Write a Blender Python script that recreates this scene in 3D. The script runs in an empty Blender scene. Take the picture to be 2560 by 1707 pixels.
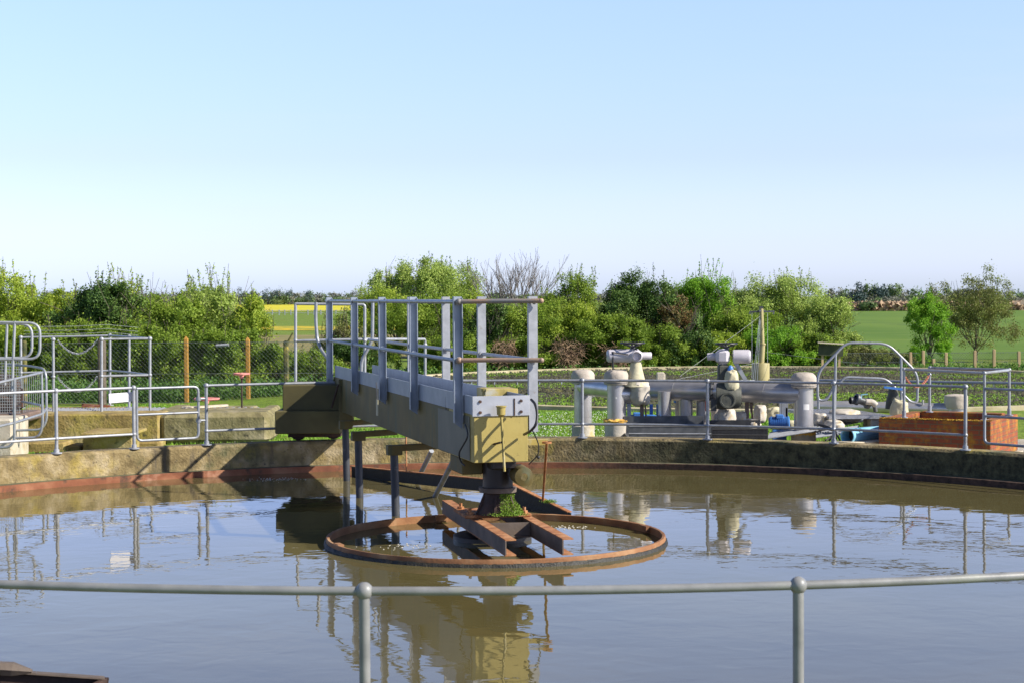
import bpy, math, random
import numpy as np
from mathutils import Vector, Matrix, noise as mnoise
R = math.radians
random.seed(7); NR = np.random.default_rng(11)
S = bpy.context.scene
COL = S.collection
# ------------------------------------------------------------------ camera
F, PIT, ROL, CH = 4321.0, .0256, -.0052, 2.1          # focal length in photo pixels, pitch, roll, eye height
def _ray(x, y):
    c, s = math.cos(ROL), math.sin(ROL)
    x, y = c*x - s*y, s*x + c*y
    return x, y
def ray(u, v):
    x, y = _ray(u-1280, 853.5-v)
    return Vector((x, F*math.cos(PIT)+y*math.sin(PIT), -F*math.sin(PIT)+y*math.cos(PIT)))
def P(u, v, D):                                       # point seen at photo position (u, v) at depth D metres
    d = ray(u, v); t = D/d.y
    return Vector((d.x*t, D, CH+d.z*t))
def Zp(u, v, z):
    d = ray(u, v); t = (z-CH)/d.z
    return Vector((d.x*t, d.y*t, z))
cd = bpy.data.cameras.new('camera'); cam = bpy.data.objects.new('camera', cd); COL.objects.link(cam)
c, s = math.cos(ROL), math.sin(ROL)
rt = Vector((c, s*math.sin(PIT), s*math.cos(PIT))); up = Vector((-s, c*math.sin(PIT), c*math.cos(PIT)))
fw = rt.cross(up)
cam.matrix_world = Matrix(((rt.x, up.x, fw.x, 0), (rt.y, up.y, fw.y, 0), (rt.z, up.z, fw.z, CH), (0, 0, 0, 1)))
cd.sensor_width = 36; cd.lens = 36*F/2560; cd.clip_end = 6000; cd.clip_start = .1
cd.dof.use_dof = True; cd.dof.focus_distance = 17; cd.dof.aperture_fstop = 9
S.camera = cam
# ------------------------------------------------------------------ light
SUN_EL = R(35); SUN_AZ = R(-20)                       # azimuth from +X towards +Y
sd = Vector((math.cos(SUN_EL)*math.cos(SUN_AZ), math.cos(SUN_EL)*math.sin(SUN_AZ), math.sin(SUN_EL)))
W = bpy.data.worlds.new('World'); S.world = W; W.use_nodes = True
nt = W.node_tree; bg = nt.nodes['Background']
sky = nt.nodes.new('ShaderNodeTexSky'); sky.sky_type = 'NISHITA'; sky.sun_disc = False
sky.sun_elevation = SUN_EL; sky.sun_rotation = math.atan2(sd.x, sd.y)
sky.air_density = 1.0; sky.dust_density = .7; sky.ozone_density = 2.2; sky.altitude = 0
tcw = nt.nodes.new('ShaderNodeTexCoord'); sx = nt.nodes.new('ShaderNodeSeparateXYZ'); nt.links.new(tcw.outputs['Generated'], sx.inputs[0])
rw = nt.nodes.new('ShaderNodeValToRGB'); nt.links.new(sx.outputs[2], rw.inputs[0]); rw.color_ramp.elements[0].position = 0; rw.color_ramp.elements[0].color = (.87, 1.02, 1.62, 1)
rw.color_ramp.elements[1].position = .5; rw.color_ramp.elements[1].color = (.18, .21, .30, 1)
for p_, c_ in ((.03, (.82, .87, 1.40, 1)), (.08, (.81, .78, 1.20, 1)), (.17, (1.0, .94, 1.12, 1)), (.25, (.70, .82, 1.18, 1)), (.33, (.40, .52, .76, 1))): e_ = rw.color_ramp.elements.new(p_); e_.color = c_
mw = nt.nodes.new('ShaderNodeMix'); mw.data_type = 'RGBA'; mw.blend_type = 'MULTIPLY'; mw.inputs[0].default_value = 1
nt.links.new(sky.outputs[0], mw.inputs[6]); nt.links.new(rw.outputs[0], mw.inputs[7]); 
cn = nt.nodes.new('ShaderNodeTexNoise'); cm = nt.nodes.new('ShaderNodeMapping'); cm.inputs['Scale'].default_value = (1.2, 1.2, 14); nt.links.new(tcw.outputs['Generated'], cm.inputs[0]); nt.links.new(cm.outputs[0], cn.inputs[0]); cn.inputs['Scale'].default_value = 2.2; cn.inputs['Detail'].default_value = 6
cr_ = nt.nodes.new('ShaderNodeMapRange'); cr_.inputs[1].default_value = .48; cr_.inputs[2].default_value = .75; cr_.inputs[4].default_value = .22; nt.links.new(cn.outputs[0], cr_.inputs[0])
cw = nt.nodes.new('ShaderNodeMix'); cw.data_type = 'RGBA'; nt.links.new(cr_.outputs[0], cw.inputs[0]); nt.links.new(mw.outputs[2], cw.inputs[6]); cw.inputs[7].default_value = (3.7, 4.0, 4.7, 1)
nt.links.new(cw.outputs[2], bg.inputs[0]); bg.inputs[1].default_value = .14
sl = bpy.data.lights.new('sun', 'SUN'); sl.energy = 5.0; sl.angle = R(.5); sl.color = (1, .94, .84)
so = bpy.data.objects.new('sun', sl); COL.objects.link(so); so.rotation_euler = sd.to_track_quat('Z', 'Y').to_euler()
S.view_settings.view_transform = 'Standard'; S.view_settings.look = 'None'
S.view_settings.exposure = .62; S.view_settings.gamma = 1
S.cycles.max_bounces = 6; S.cycles.transparent_max_bounces = 4
# ------------------------------------------------------------------ materials
MATS = {}
def mat(name, cols, scale=3., rough=.6, metal=0., bump=0., bscale=30., stain=None, streak=False, spec=.5, transl=0., island=False, detail=6, coat=0., ms=None):
    """cols: list of (position, rgb) for a noise ramp; stain: (rgb, scale, lo, hi) a second layer of blotches"""
    m = bpy.data.materials.new(name); m.use_nodes = True; n = m.node_tree; N = n.nodes; L = n.links
    b = N['Principled BSDF']; b.inputs['Roughness'].default_value = rough; b.inputs['Metallic'].default_value = metal
    b.inputs['Specular IOR Level'].default_value = spec; b.inputs['Coat Weight'].default_value = coat
    tc = N.new('ShaderNodeTexCoord'); mp = N.new('ShaderNodeMapping'); L.new(tc.outputs['Object'], mp.inputs[0])
    mp.inputs['Scale'].default_value = ms or ((1, 1, .18) if streak else (1, 1, 1))
    nz = N.new('ShaderNodeTexNoise'); nz.inputs['Scale'].default_value = scale; nz.inputs['Detail'].default_value = detail
    L.new(mp.outputs[0], nz.inputs[0])
    rp = N.new('ShaderNodeValToRGB'); fac = nz.outputs[0]
    if island:
        g = N.new('ShaderNodeNewGeometry'); mx = N.new('ShaderNodeMath'); mx.operation = 'MULTIPLY_ADD'
        L.new(g.outputs['Random Per Island'], mx.inputs[0]); mx.inputs[1].default_value = .45
        m2 = N.new('ShaderNodeMath'); m2.operation = 'MULTIPLY_ADD'; L.new(fac, m2.inputs[0]); m2.inputs[1].default_value = 1.3; m2.inputs[2].default_value = -.4
        L.new(m2.outputs[0], mx.inputs[2]); fac = mx.outputs[0]
    L.new(fac, rp.inputs[0])
    cr = rp.color_ramp
    if len(cols) == 1: cols = [cols[0], (cols[0][0]+.4, tuple(min(1, q*1.18) for q in cols[0][1]))]
    cr.elements[0].position, cr.elements[0].color = cols[0][0], (*cols[0][1], 1)
    cr.elements[1].position, cr.elements[1].color = cols[-1][0], (*cols[-1][1], 1)
    for p, q in cols[1:-1]:
        e = cr.elements.new(p); e.color = (*q, 1)
    out = rp.outputs[0]
    for st in ([stain] if isinstance(stain, tuple) else (stain or [])):
        n2 = N.new('ShaderNodeTexNoise'); n2.inputs['Scale'].default_value = st[1]; n2.inputs['Detail'].default_value = 8
        n2.inputs['Roughness'].default_value = .65
        if len(st) > 4:
            mp2 = N.new('ShaderNodeMapping'); mp2.inputs['Scale'].default_value = st[4]; L.new(tc.outputs['Object'], mp2.inputs[0]); L.new(mp2.outputs[0], n2.inputs[0])
        else: L.new(tc.outputs['Object'], n2.inputs[0])
        mr = N.new('ShaderNodeMapRange'); mr.inputs[1].default_value = st[2]; mr.inputs[2].default_value = st[3]; L.new(n2.outputs[0], mr.inputs[0])
        mc = N.new('ShaderNodeMix'); mc.data_type = 'RGBA'; L.new(mr.outputs[0], mc.inputs[0]); L.new(out, mc.inputs[6]); mc.inputs[7].default_value = (*st[0], 1)
        out = mc.outputs[2]
    L.new(out, b.inputs['Base Color'])
    if bump:
        n3 = N.new('ShaderNodeTexNoise'); n3.inputs['Scale'].default_value = bscale; n3.inputs['Detail'].default_value = 8; L.new(tc.outputs['Object'], n3.inputs[0])
        bp = N.new('ShaderNodeBump'); bp.inputs['Strength'].default_value = 1; bp.inputs['Distance'].default_value = bump
        L.new(n3.outputs[0], bp.inputs['Height']); L.new(bp.outputs[0], b.inputs['Normal'])
    if transl:
        tr = N.new('ShaderNodeBsdfTranslucent'); L.new(out, tr.inputs[0]); ms_ = N.new('ShaderNodeMixShader'); ms_.inputs[0].default_value = transl
        L.new(b.outputs[0], ms_.inputs[1]); L.new(tr.outputs[0], ms_.inputs[2]); L.new(ms_.outputs[0], N['Material Output'].inputs[0])
    MATS[name] = m
    return m
galv = mat('galvanised_steel', [(.3, (.25, .265, .29)), (.7, (.36, .375, .40))], 14, .42, .35, .0006, 60, stain=[((.15, .11, .08), 9, .60, .72), ((.42, .43, .43), 30, .62, .7)])
galv_w = mat('pale_galvanised_steel', [(.3, (.29, .30, .32)), (.7, (.40, .41, .435))], 14, .45, .2, .0005, 60, stain=((.24, .20, .16), 12, .62, .74))
galv_b = mat('blue_shaded_steel', [(.3, (.25, .29, .35)), (.7, (.33, .37, .43))], 8, .5, .1, .0004, 50, stain=[((.3, .26, .2), 14, .66, .8)])  # bridge steel with the bluish shade of its left side put into the colour
alu = mat('dull_aluminium', [(.3, (.40, .41, .44)), (.7, (.54, .55, .58))], 5, .42, .45, .0004, 50, stain=[((.40, .38, .36), 6, .55, .75, (1, 1, .3))])
clad = mat('aluminium_cladding', [(.3, (.40, .385, .38)), (.7, (.52, .50, .49))], 6, .34, .6, .0008, 14, stain=[((.45, .42, .40), 5, .55, .8)])
rust = mat('orange_rust', [(.3, (.20, .075, .03)), (.5, (.34, .14, .05)), (.7, (.47, .24, .11))], 9, .85, 0, .003, 50, stain=[((.12, .05, .03), 16, .55, .72)])
rustd = mat('dark_rust', [(.3, (.025, .015, .012)), (.6, (.065, .036, .026)), (.8, (.16, .075, .04))], 7, .75, .1, .003, 40)
rustp = mat('rust_red_plate', [(.3, (.09, .03, .015)), (.5, (.22, .075, .033)), (.72, (.40, .19, .10))], 2.6, .8, 0, .003, 30, stain=[((.52, .30, .2), 1.6, .60, .72), ((.07, .04, .025), 4, .54, .64)])
rustrail = mat('weathered_rail', [(.35, (.24, .23, .22)), (.5, (.34, .24, .17)), (.7, (.46, .28, .18))], 4, .6, .2, .001, 60)
rimm = mat('scaled_steel', [(.3, (.15, .06, .025)), (.5, (.27, .125, .05)), (.72, (.40, .25, .13))], 3.2, .8, 0, .004, 40, stain=[((.10, .07, .04), 8, .6, .75)])
sludge = mat('black_algae', [(.3, (.010, .010, .008)), (.7, (.035, .032, .022))], 20, .6, 0, .01, 60)
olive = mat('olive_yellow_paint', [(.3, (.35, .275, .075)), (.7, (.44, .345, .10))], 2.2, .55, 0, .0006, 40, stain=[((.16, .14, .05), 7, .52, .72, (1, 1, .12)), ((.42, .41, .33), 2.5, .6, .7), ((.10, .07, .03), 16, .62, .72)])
oliveg = mat('greened_shaded_olive_paint', [(.3, (.085, .066, .016)), (.6, (.145, .108, .026)), (.8, (.21, .16, .045))], 2.5, .65, 0, .001, 40, stain=[((.07, .085, .04), 5, .52, .68, (1, 1, .15))])  # green-streaked olive, base darkened to carry the shade of the beam sides
greyp = mat('grey_repair_plate', [(.3, (.12, .122, .09)), (.7, (.175, .17, .125))], 3, .6, .1, .0008, 40, stain=((.10, .11, .08), 6, .58, .75, (1, 1, .2)))
conc = mat('lichened_concrete', [(.28, (.13, .088, .025)), (.5, (.30, .215, .07)), (.72, (.44, .35, .17))], 3.2, .9, 0, .012, 28, stain=[((.34, .27, .05), 2.2, .5, .66), ((.07, .06, .03), 9, .56, .7)])
conct = mat('tank_wall_concrete', [(.28, (.11, .078, .03)), (.5, (.24, .18, .08)), (.74, (.42, .34, .21))], 6, .9, 0, .014, 36, stain=[((.085, .085, .035), 2.0, .50, .64), ((.05, .04, .03), 14, .60, .70), ((.40, .30, .05), 1.1, .56, .70), ((.10, .08, .05), 5, .56, .68, (1, 1, .12))])
concp = mat('pale_concrete', [(.3, (.40, .35, .26)), (.7, (.56, .50, .40))], 4, .9, 0, .006, 40, stain=((.3, .22, .08), 3, .55, .75))
concd = mat('damp_mossy_concrete', [(.3, (.06, .06, .035)), (.6, (.12, .115, .06)), (.8, (.2, .18, .09))], 4, .9, 0, .008, 30, stain=((.3, .25, .05), 3, .66, .8))
oliveD = mat('shaded_olive_paint', [(.3, (.07, .06, .02)), (.6, (.115, .095, .03)), (.8, (.16, .135, .045))], 2.5, .7, 0, .001, 40, stain=[((.22, .19, .04), 3, .66, .74)])  # olive paint with the bridge's shadow put into the colour
kerbm = mat('weathered_kerb', [(.3, (.30, .25, .13)), (.7, (.5, .44, .28))], 3, .9, 0, .004, 30)
grating = mat('steel_grating', [(.3, (.30, .30, .31)), (.7, (.42, .42, .43))], 30, .5, .4, .003, 120)
lag = mat('cloth_lagging', [(.3, (.38, .34, .28)), (.7, (.58, .53, .45))], 5, .85, 0, .01, 12, stain=[((.55, .38, .12), 4, .58, .7), ((.2, .18, .12), 7, .64, .78)])
lagy = mat('mildewed_lagging', [(.3, (.42, .38, .24)), (.7, (.60, .55, .38))], 6, .85, 0, .01, 14, stain=((.2, .2, .1), 6, .55, .7))
lago = mat('foam_insulation', [(.3, (.62, .32, .05)), (.7, (.80, .52, .12))], 12, .9, 0, .01, 40)
lagb = mat('blackened_lagging', [(.3, (.035, .04, .035)), (.7, (.10, .10, .075))], 6, .7, 0, .008, 16)
capm = mat('canvas_cap', [(.3, (.36, .31, .26)), (.7, (.52, .455, .38))], 5, .85, 0, .012, 14, stain=((.35, .30, .16), 5, .6, .75))
paintw = mat('lilac_white_paint', [(.3, (.44, .41, .44)), (.7, (.56, .53, .55))], 6, .38, 0, .0005, 30, stain=((.3, .26, .26), 8, .64, .8))
black = mat('black_paint', [(.3, (.012, .012, .014)), (.7, (.03, .03, .03))], 10, .5)
darkst = mat('dark_steel', [(.3, (.05, .055, .06)), (.7, (.12, .125, .13))], 8, .5, .3)
blue = mat('blue_paint', [(.3, (.035, .13, .42)), (.7, (.07, .22, .55))], 6, .4, 0, stain=((.1, .1, .1), 9, .62, .75))
ltblue = mat('faded_blue_pipe', [(.3, (.16, .40, .55)), (.6, (.25, .52, .66)), (.8, (.4, .55, .6))], 4, .5, 0, .001, 30, stain=[((.38, .19, .08), 5, .60, .66)])
brownst = mat('brown_bracket', [(.3, (.12, .08, .06)), (.7, (.2, .14, .11))], 8, .7)
plank = mat('pale_timber', [(.3, (.5, .42, .3)), (.7, (.66, .58, .44))], 4, .8, ms=(1, 8, 8))
ochre = mat('orange_stained_timber', [(.3, (.34, .16, .02)), (.7, (.48, .26, .05))], 4, .8, 0, .002, 40, streak=True)
fpost = mat('pale_fence_timber', [(.3, (.36, .25, .13)), (.7, (.5, .37, .2))], 5, .85, streak=True)
oldpost = mat('lichened_post', [(.35, (.04, .05, .02)), (.55, (.16, .14, .04)), (.7, (.5, .38, .06))], 6, .9, 0, .01, 30)
wire = mat('fence_wire', [(.3, (.34, .36, .36)), (.7, (.45, .47, .47))], 10, .5, .4)
wired = mat('dark_fence_wire', [(.3, (.10, .12, .11)), (.7, (.16, .18, .17))], 10, .6, .2)
pinkred = mat('faded_red_paint', [(.3, (.50, .15, .12)), (.7, (.68, .30, .26))], 8, .6)
signw = mat('white_sign_face', [(.3, (.74, .72, .74)), (.7, (.82, .80, .82))], 3, .4)
mast = mat('pale_yellow_paint', [(.3, (.34, .29, .12)), (.7, (.45, .39, .18))], 3, .55, stain=((.25, .2, .08), 5, .62, .75))
redlab = mat('red_tag', [(.3, (.45, .04, .03)), (.7, (.5, .05, .04))], 5, .5)
bark = mat('bark', [(.3, (.07, .055, .04)), (.7, (.16, .13, .10))], 9, .9, 0, .01, 30)
barkg = mat('grey_bark', [(.3, (.15, .13, .12)), (.7, (.27, .24, .22))], 9, .9, 0, .01, 30)
dead = mat('dead_stems', [(.25, (.16, .10, .06)), (.6, (.30, .20, .12)), (.9, (.42, .30, .2))], 3, .9, island=True)
def leafm(name, a, b_, c_, tr=.35, sc=1.2): return mat(name, [(.05, tuple(q*k for q, k in zip(a, (1.3, 1.6, 1.5)))), (.45, tuple(q*k for q, k in zip(b_, (1.04, 1.26, 1.3)))), (.9, tuple(min(.62, q*k) for q, k in zip(c_, (.98, 1.16, 1.2))))], sc, .6, 0, transl=tr, island=True, spec=.3)
LF = {
 'yellow_green': leafm('yellow_green_leaves', (.10, .14, .015), (.32, .35, .035), (.50, .47, .07), .45),
 'mid': leafm('mid_green_leaves', (.06, .09, .012), (.22, .27, .028), (.40, .42, .06), .45),
 'bright': leafm('bright_green_leaves', (.07, .14, .012), (.20, .33, .024), (.36, .46, .05), .45),
 'dark': leafm('dark_green_leaves', (.016, .034, .007), (.06, .10, .016), (.19, .25, .04), .2),
 'pale': leafm('pale_willow_leaves', (.14, .16, .03), (.33, .36, .07), (.50, .50, .14)),
 'brown': leafm('budding_brown_leaves', (.09, .07, .025), (.19, .17, .045), (.30, .33, .07), .35),
 'red': leafm('reddish_ivy_leaves', (.04, .045, .015), (.13, .10, .03), (.34, .12, .05), .2, 2.),
 'far': leafm('distant_leaves', (.07, .10, .04), (.14, .17, .06), (.22, .22, .09), .2, .2),
 'farb': leafm('distant_bare_woods', (.12, .10, .08), (.19, .16, .12), (.25, .22, .14), .2, .2),
 'fard': leafm('distant_pine_needles', (.03, .045, .045), (.055, .075, .065), (.08, .10, .085), .1, .2),
 'grass': leafm('grass_blades', (.10, .18, .015), (.20, .31, .03), (.34, .40, .07), .35, 1.5),
 'nettle': leafm('nettle_leaves', (.04, .08, .012), (.10, .17, .03), (.19, .26, .06), .3, 2),
 'moss': leafm('moss', (.09, .10, .01), (.15, .20, .018), (.17, .28, .025), .1, .5),
}
# ------------------------------------------------------------------ mesh helpers
class MB:
    def __init__(s): s.v = []; s.f = []; s.sm = []
    def add(s, vs, fs, smooth=False):
        o = len(s.v); s.v += [tuple(q) for q in vs]; s.f += [tuple(i+o for i in f) for f in fs]; s.sm += [smooth]*len(fs); return s
    def prism(s, bot, top):                            # two rings of the same count
        n = len(bot)
        return s.add(list(bot)+list(top), [tuple(range(n))[::-1], tuple(range(n, 2*n))]+[(i, (i+1) % n, n+(i+1) % n, n+i) for i in range(n)])
    def box(s, c, d, ax=Vector((1, 0, 0)), ay=Vector((0, 1, 0)), az=Vector((0, 0, 1)), bev=0.0):
        c = Vector(c); hx, hy, hz = d[0]/2, d[1]/2, d[2]/2
        if bev <= 0:
            pts = [c+ax*i*hx+ay*j*hy+az*k*hz for k in (-1, 1) for i, j in ((-1, -1), (1, -1), (1, 1), (-1, 1))]
            return s.prism(pts[:4], pts[4:])
        b = min(bev, hx*.9, hy*.9, hz*.9)
        def ring(x, y, z): return [c+ax*i*(x-(b if q else 0))+ay*j*(y-(0 if q else b))+az*z for i, j, q in ((-1, -1, 1), (1, -1, 1), (1, -1, 0), (1, 1, 0), (1, 1, 1), (-1, 1, 1), (-1, 1, 0), (-1, -1, 0))]
        rs = [ring(hx-b, hy-b, -hz), ring(hx, hy, -hz+b), ring(hx, hy, hz-b), ring(hx-b, hy-b, hz)]
        o = sum(rs, []); fs = [tuple(range(8))[::-1], tuple(range(24, 32))]
        for k in range(3): fs += [(8*k+i, 8*k+(i+1) % 8, 8*k+8+(i+1) % 8, 8*k+8+i) for i in range(8)]
        return s.add(o, fs)
    def beam(s, a, b, w, h, upv=Vector((0, 0, 1)), bev=0):
        a, b = Vector(a), Vector(b); y = (b-a); L = y.length; y.normalize(); x = y.cross(upv).normalized(); z = x.cross(y)
        return s.box((a+b)/2, (w, L, h), x, y, z, bev)
    def tube(s, pts, r, seg=10, closed=False, cap=True, smooth=True):
        pts = [Vector(p) for p in pts]; n = len(pts); rr = r if isinstance(r, (list, tuple)) else [r]*n
        vs = []; x = None
        for i, p in enumerate(pts):
            a = pts[i-1] if (i or closed) else p; b = pts[(i+1) % n] if (i < n-1 or closed) else p
            t = (b-a)
            if t.length < 1e-9: t = Vector((0, 0, 1))
            t.normalize()
            if x is None: x = t.orthogonal().normalized() if abs(t.z) > .9 else t.cross(Vector((0, 0, 1))).normalized()
            x = (x-t*x.dot(t)); x.normalize(); y = t.cross(x)
            vs += [p+(x*math.cos(k*math.tau/seg)+y*math.sin(k*math.tau/seg))*rr[i] for k in range(seg)]
        fs = []
        for i in range(n if closed else n-1):
            j = (i+1) % n
            fs += [(i*seg+k, i*seg+(k+1) % seg, j*seg+(k+1) % seg, j*seg+k) for k in range(seg)]
        o = len(s.v); s.add(vs, fs, smooth)
        if cap and not closed: 
            s.f += [tuple(o+k for k in range(seg))[::-1], tuple(o+(n-1)*seg+k for k in range(seg))]; s.sm += [False, False]
        return s
    def lathe(s, prof, c=(0, 0, 0), seg=24, ax=None, smooth=True, jit=0, full=True):
        c = Vector(c); az = Vector(ax).normalized() if ax else Vector((0, 0, 1)); x = az.orthogonal().normalized(); y = az.cross(x)
        vs = []
        for r, h in prof:
            vs += [c+az*(h+(random.uniform(-jit, jit) if jit and r > .001 else 0))+(x*math.cos(k*math.tau/seg)+y*math.sin(k*math.tau/seg))*(max(r, .0005)*(1+(random.uniform(-jit, jit)*2 if jit else 0))) for k in range(seg)]
        fs = []
        for i in range(len(prof)-1): fs += [(i*seg+k, i*seg+(k+1) % seg, (i+1)*seg+(k+1) % seg, (i+1)*seg+k) for k in range(seg)]
        return s.add(vs, fs, smooth)
    def ball(s, c, r, seg=12, rings=8, sq=(1, 1, 1)):
        c = Vector(c); vs = []; fs = []
        for i in range(rings+1):
            a = math.pi*i/rings
            vs += [c+Vector((math.sin(a)*math.cos(k*math.tau/seg)*sq[0], math.sin(a)*math.sin(k*math.tau/seg)*sq[1], -math.cos(a)*sq[2]))*r for k in range(seg)]
        for i in range(rings): fs += [(i*seg+k, i*seg+(k+1) % seg, (i+1)*seg+(k+1) % seg, (i+1)*seg+k) for k in range(seg)]
        return s.add(vs, fs, True)
    def build(s, name, m, parent=None, loc=None, sharp=40):
        me = bpy.data.meshes.new(name)
        o = bpy.data.objects.new(name, me)
        base = Vector((0, 0, 0))
        if parent is not None:
            base = Vector(parent.get('_base', (0, 0, 0))); o.parent = parent
            if parent.type == 'MESH': base = Vector(parent['_base'])
        if loc is not None and parent is None: base = Vector(loc); o.location = base
        me.from_pydata([(a-base.x, b-base.y, c_-base.z) for a, b, c_ in s.v], [], s.f)
        me.polygons.foreach_set('use_smooth', s.sm); me.validate(); me.update()
        if any(s.sm): me.set_sharp_from_angle(angle=R(sharp))
        me.materials.append(m); COL.objects.link(o); o['_base'] = tuple(base)
        return o
def tag(o, label=None, cat=None, group=None, kind=None):
    if label: o['label'] = label
    if cat: o['category'] = cat
    if group: o['group'] = group
    if kind: o['kind'] = kind
    return o
def thing(name, label, cat, loc, group=None):
    o = bpy.data.objects.new(name, None); COL.objects.link(o); o.location = loc; o.empty_display_size = .2; o['_base'] = tuple(loc)
    return tag(o, label, cat, group)
def fastmesh(name, V, Fq, m, parent=None, loc=None):    # numpy verts (n,3) and faces (k,3|4)
    me = bpy.data.meshes.new(name); o = bpy.data.objects.new(name, me); base = np.zeros(3)
    if parent is not None: base = np.array(parent['_base']); o.parent = parent
    elif loc is not None: base = np.array(loc, float); o.location = loc
    V = V-base; k = Fq.shape[1]
    me.vertices.add(len(V)); me.vertices.foreach_set('co', V.astype(np.float32).ravel())
    me.loops.add(Fq.size); me.loops.foreach_set('vertex_index', Fq.astype(np.int32).ravel())
    me.polygons.add(len(Fq)); me.polygons.foreach_set('loop_start', np.arange(0, Fq.size, k, dtype=np.int32))
    me.update(calc_edges=True); me.materials.append(m); COL.objects.link(o); o['_base'] = tuple(float(q) for q in base)
    return o
def V3(*a): return Vector(a)
def arc(pts, r=.08, n=5):                               # rounds the corners of a polyline
    pts = [Vector(p) for p in pts]; out = [pts[0]]
    for i in range(1, len(pts)-1):
        a, b, c_ = pts[i-1], pts[i], pts[i+1]; d1 = (a-b); d2 = (c_-b); q = min(r, d1.length*.49, d2.length*.49)
        p1 = b+d1.normalized()*q; p2 = b+d2.normalized()*q
        for k in range(n+1):
            t = k/n; out.append(p1*(1-t)**2+b*2*t*(1-t)+p2*t*t)
    return out+[pts[-1]]
# ------------------------------------------------------------------ plants
def leaves(centres, size, out=None, flat=.5):
    n = len(centres); nrm = NR.normal(size=(n, 3))
    if out is not None: nrm = nrm*flat+out*1.0
    nrm /= np.linalg.norm(nrm, axis=1)[:, None]+1e-9
    a = np.cross(nrm, NR.normal(size=(n, 3))); a /= np.linalg.norm(a, axis=1)[:, None]+1e-9
    b = np.cross(nrm, a); s_ = size*NR.uniform(.6, 1.3, n)[:, None]
    V = np.stack([centres-a*s_*.55, centres+b*s_*.32, centres+a*s_*.55, centres-b*s_*.32], 1).reshape(-1, 3)
    return V, np.arange(4*n).reshape(-1, 4)
def branches(mb, p, d, L, r, depth, spread=.5, up_=.15, minr=.004, tips=None, seg=5):
    d = d.normalized(); n = 3; pts = [p]; rr = [r]; q = p.copy()
    for i in range(n):
        d = (d+Vector((random.uniform(-1, 1), random.uniform(-1, 1), random.uniform(-1, 1)))*.12+Vector((0, 0, up_*.4))).normalized()
        q = q+d*L/n; pts.append(q.copy()); rr.append(max(minr, r*(1-.45*(i+1)/n)))
    mb.tube(pts, rr, seg, cap=False)
    if tips is not None: tips.append((q.copy(), d.copy()))
    if depth <= 0: return
    for k in range(random.choice((2, 3, 3))):
        at = pts[random.choice((1, 2, 3, 3))]
        nd = (d+Vector((random.uniform(-1, 1), random.uniform(-1, 1), random.uniform(-.5, .9)))*spread*1.6).normalized()
        branches(mb, at, nd, L*random.uniform(.6, .85), max(minr, r*.55), depth-1, spread, up_, minr, tips, max(3, seg-1))
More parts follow.
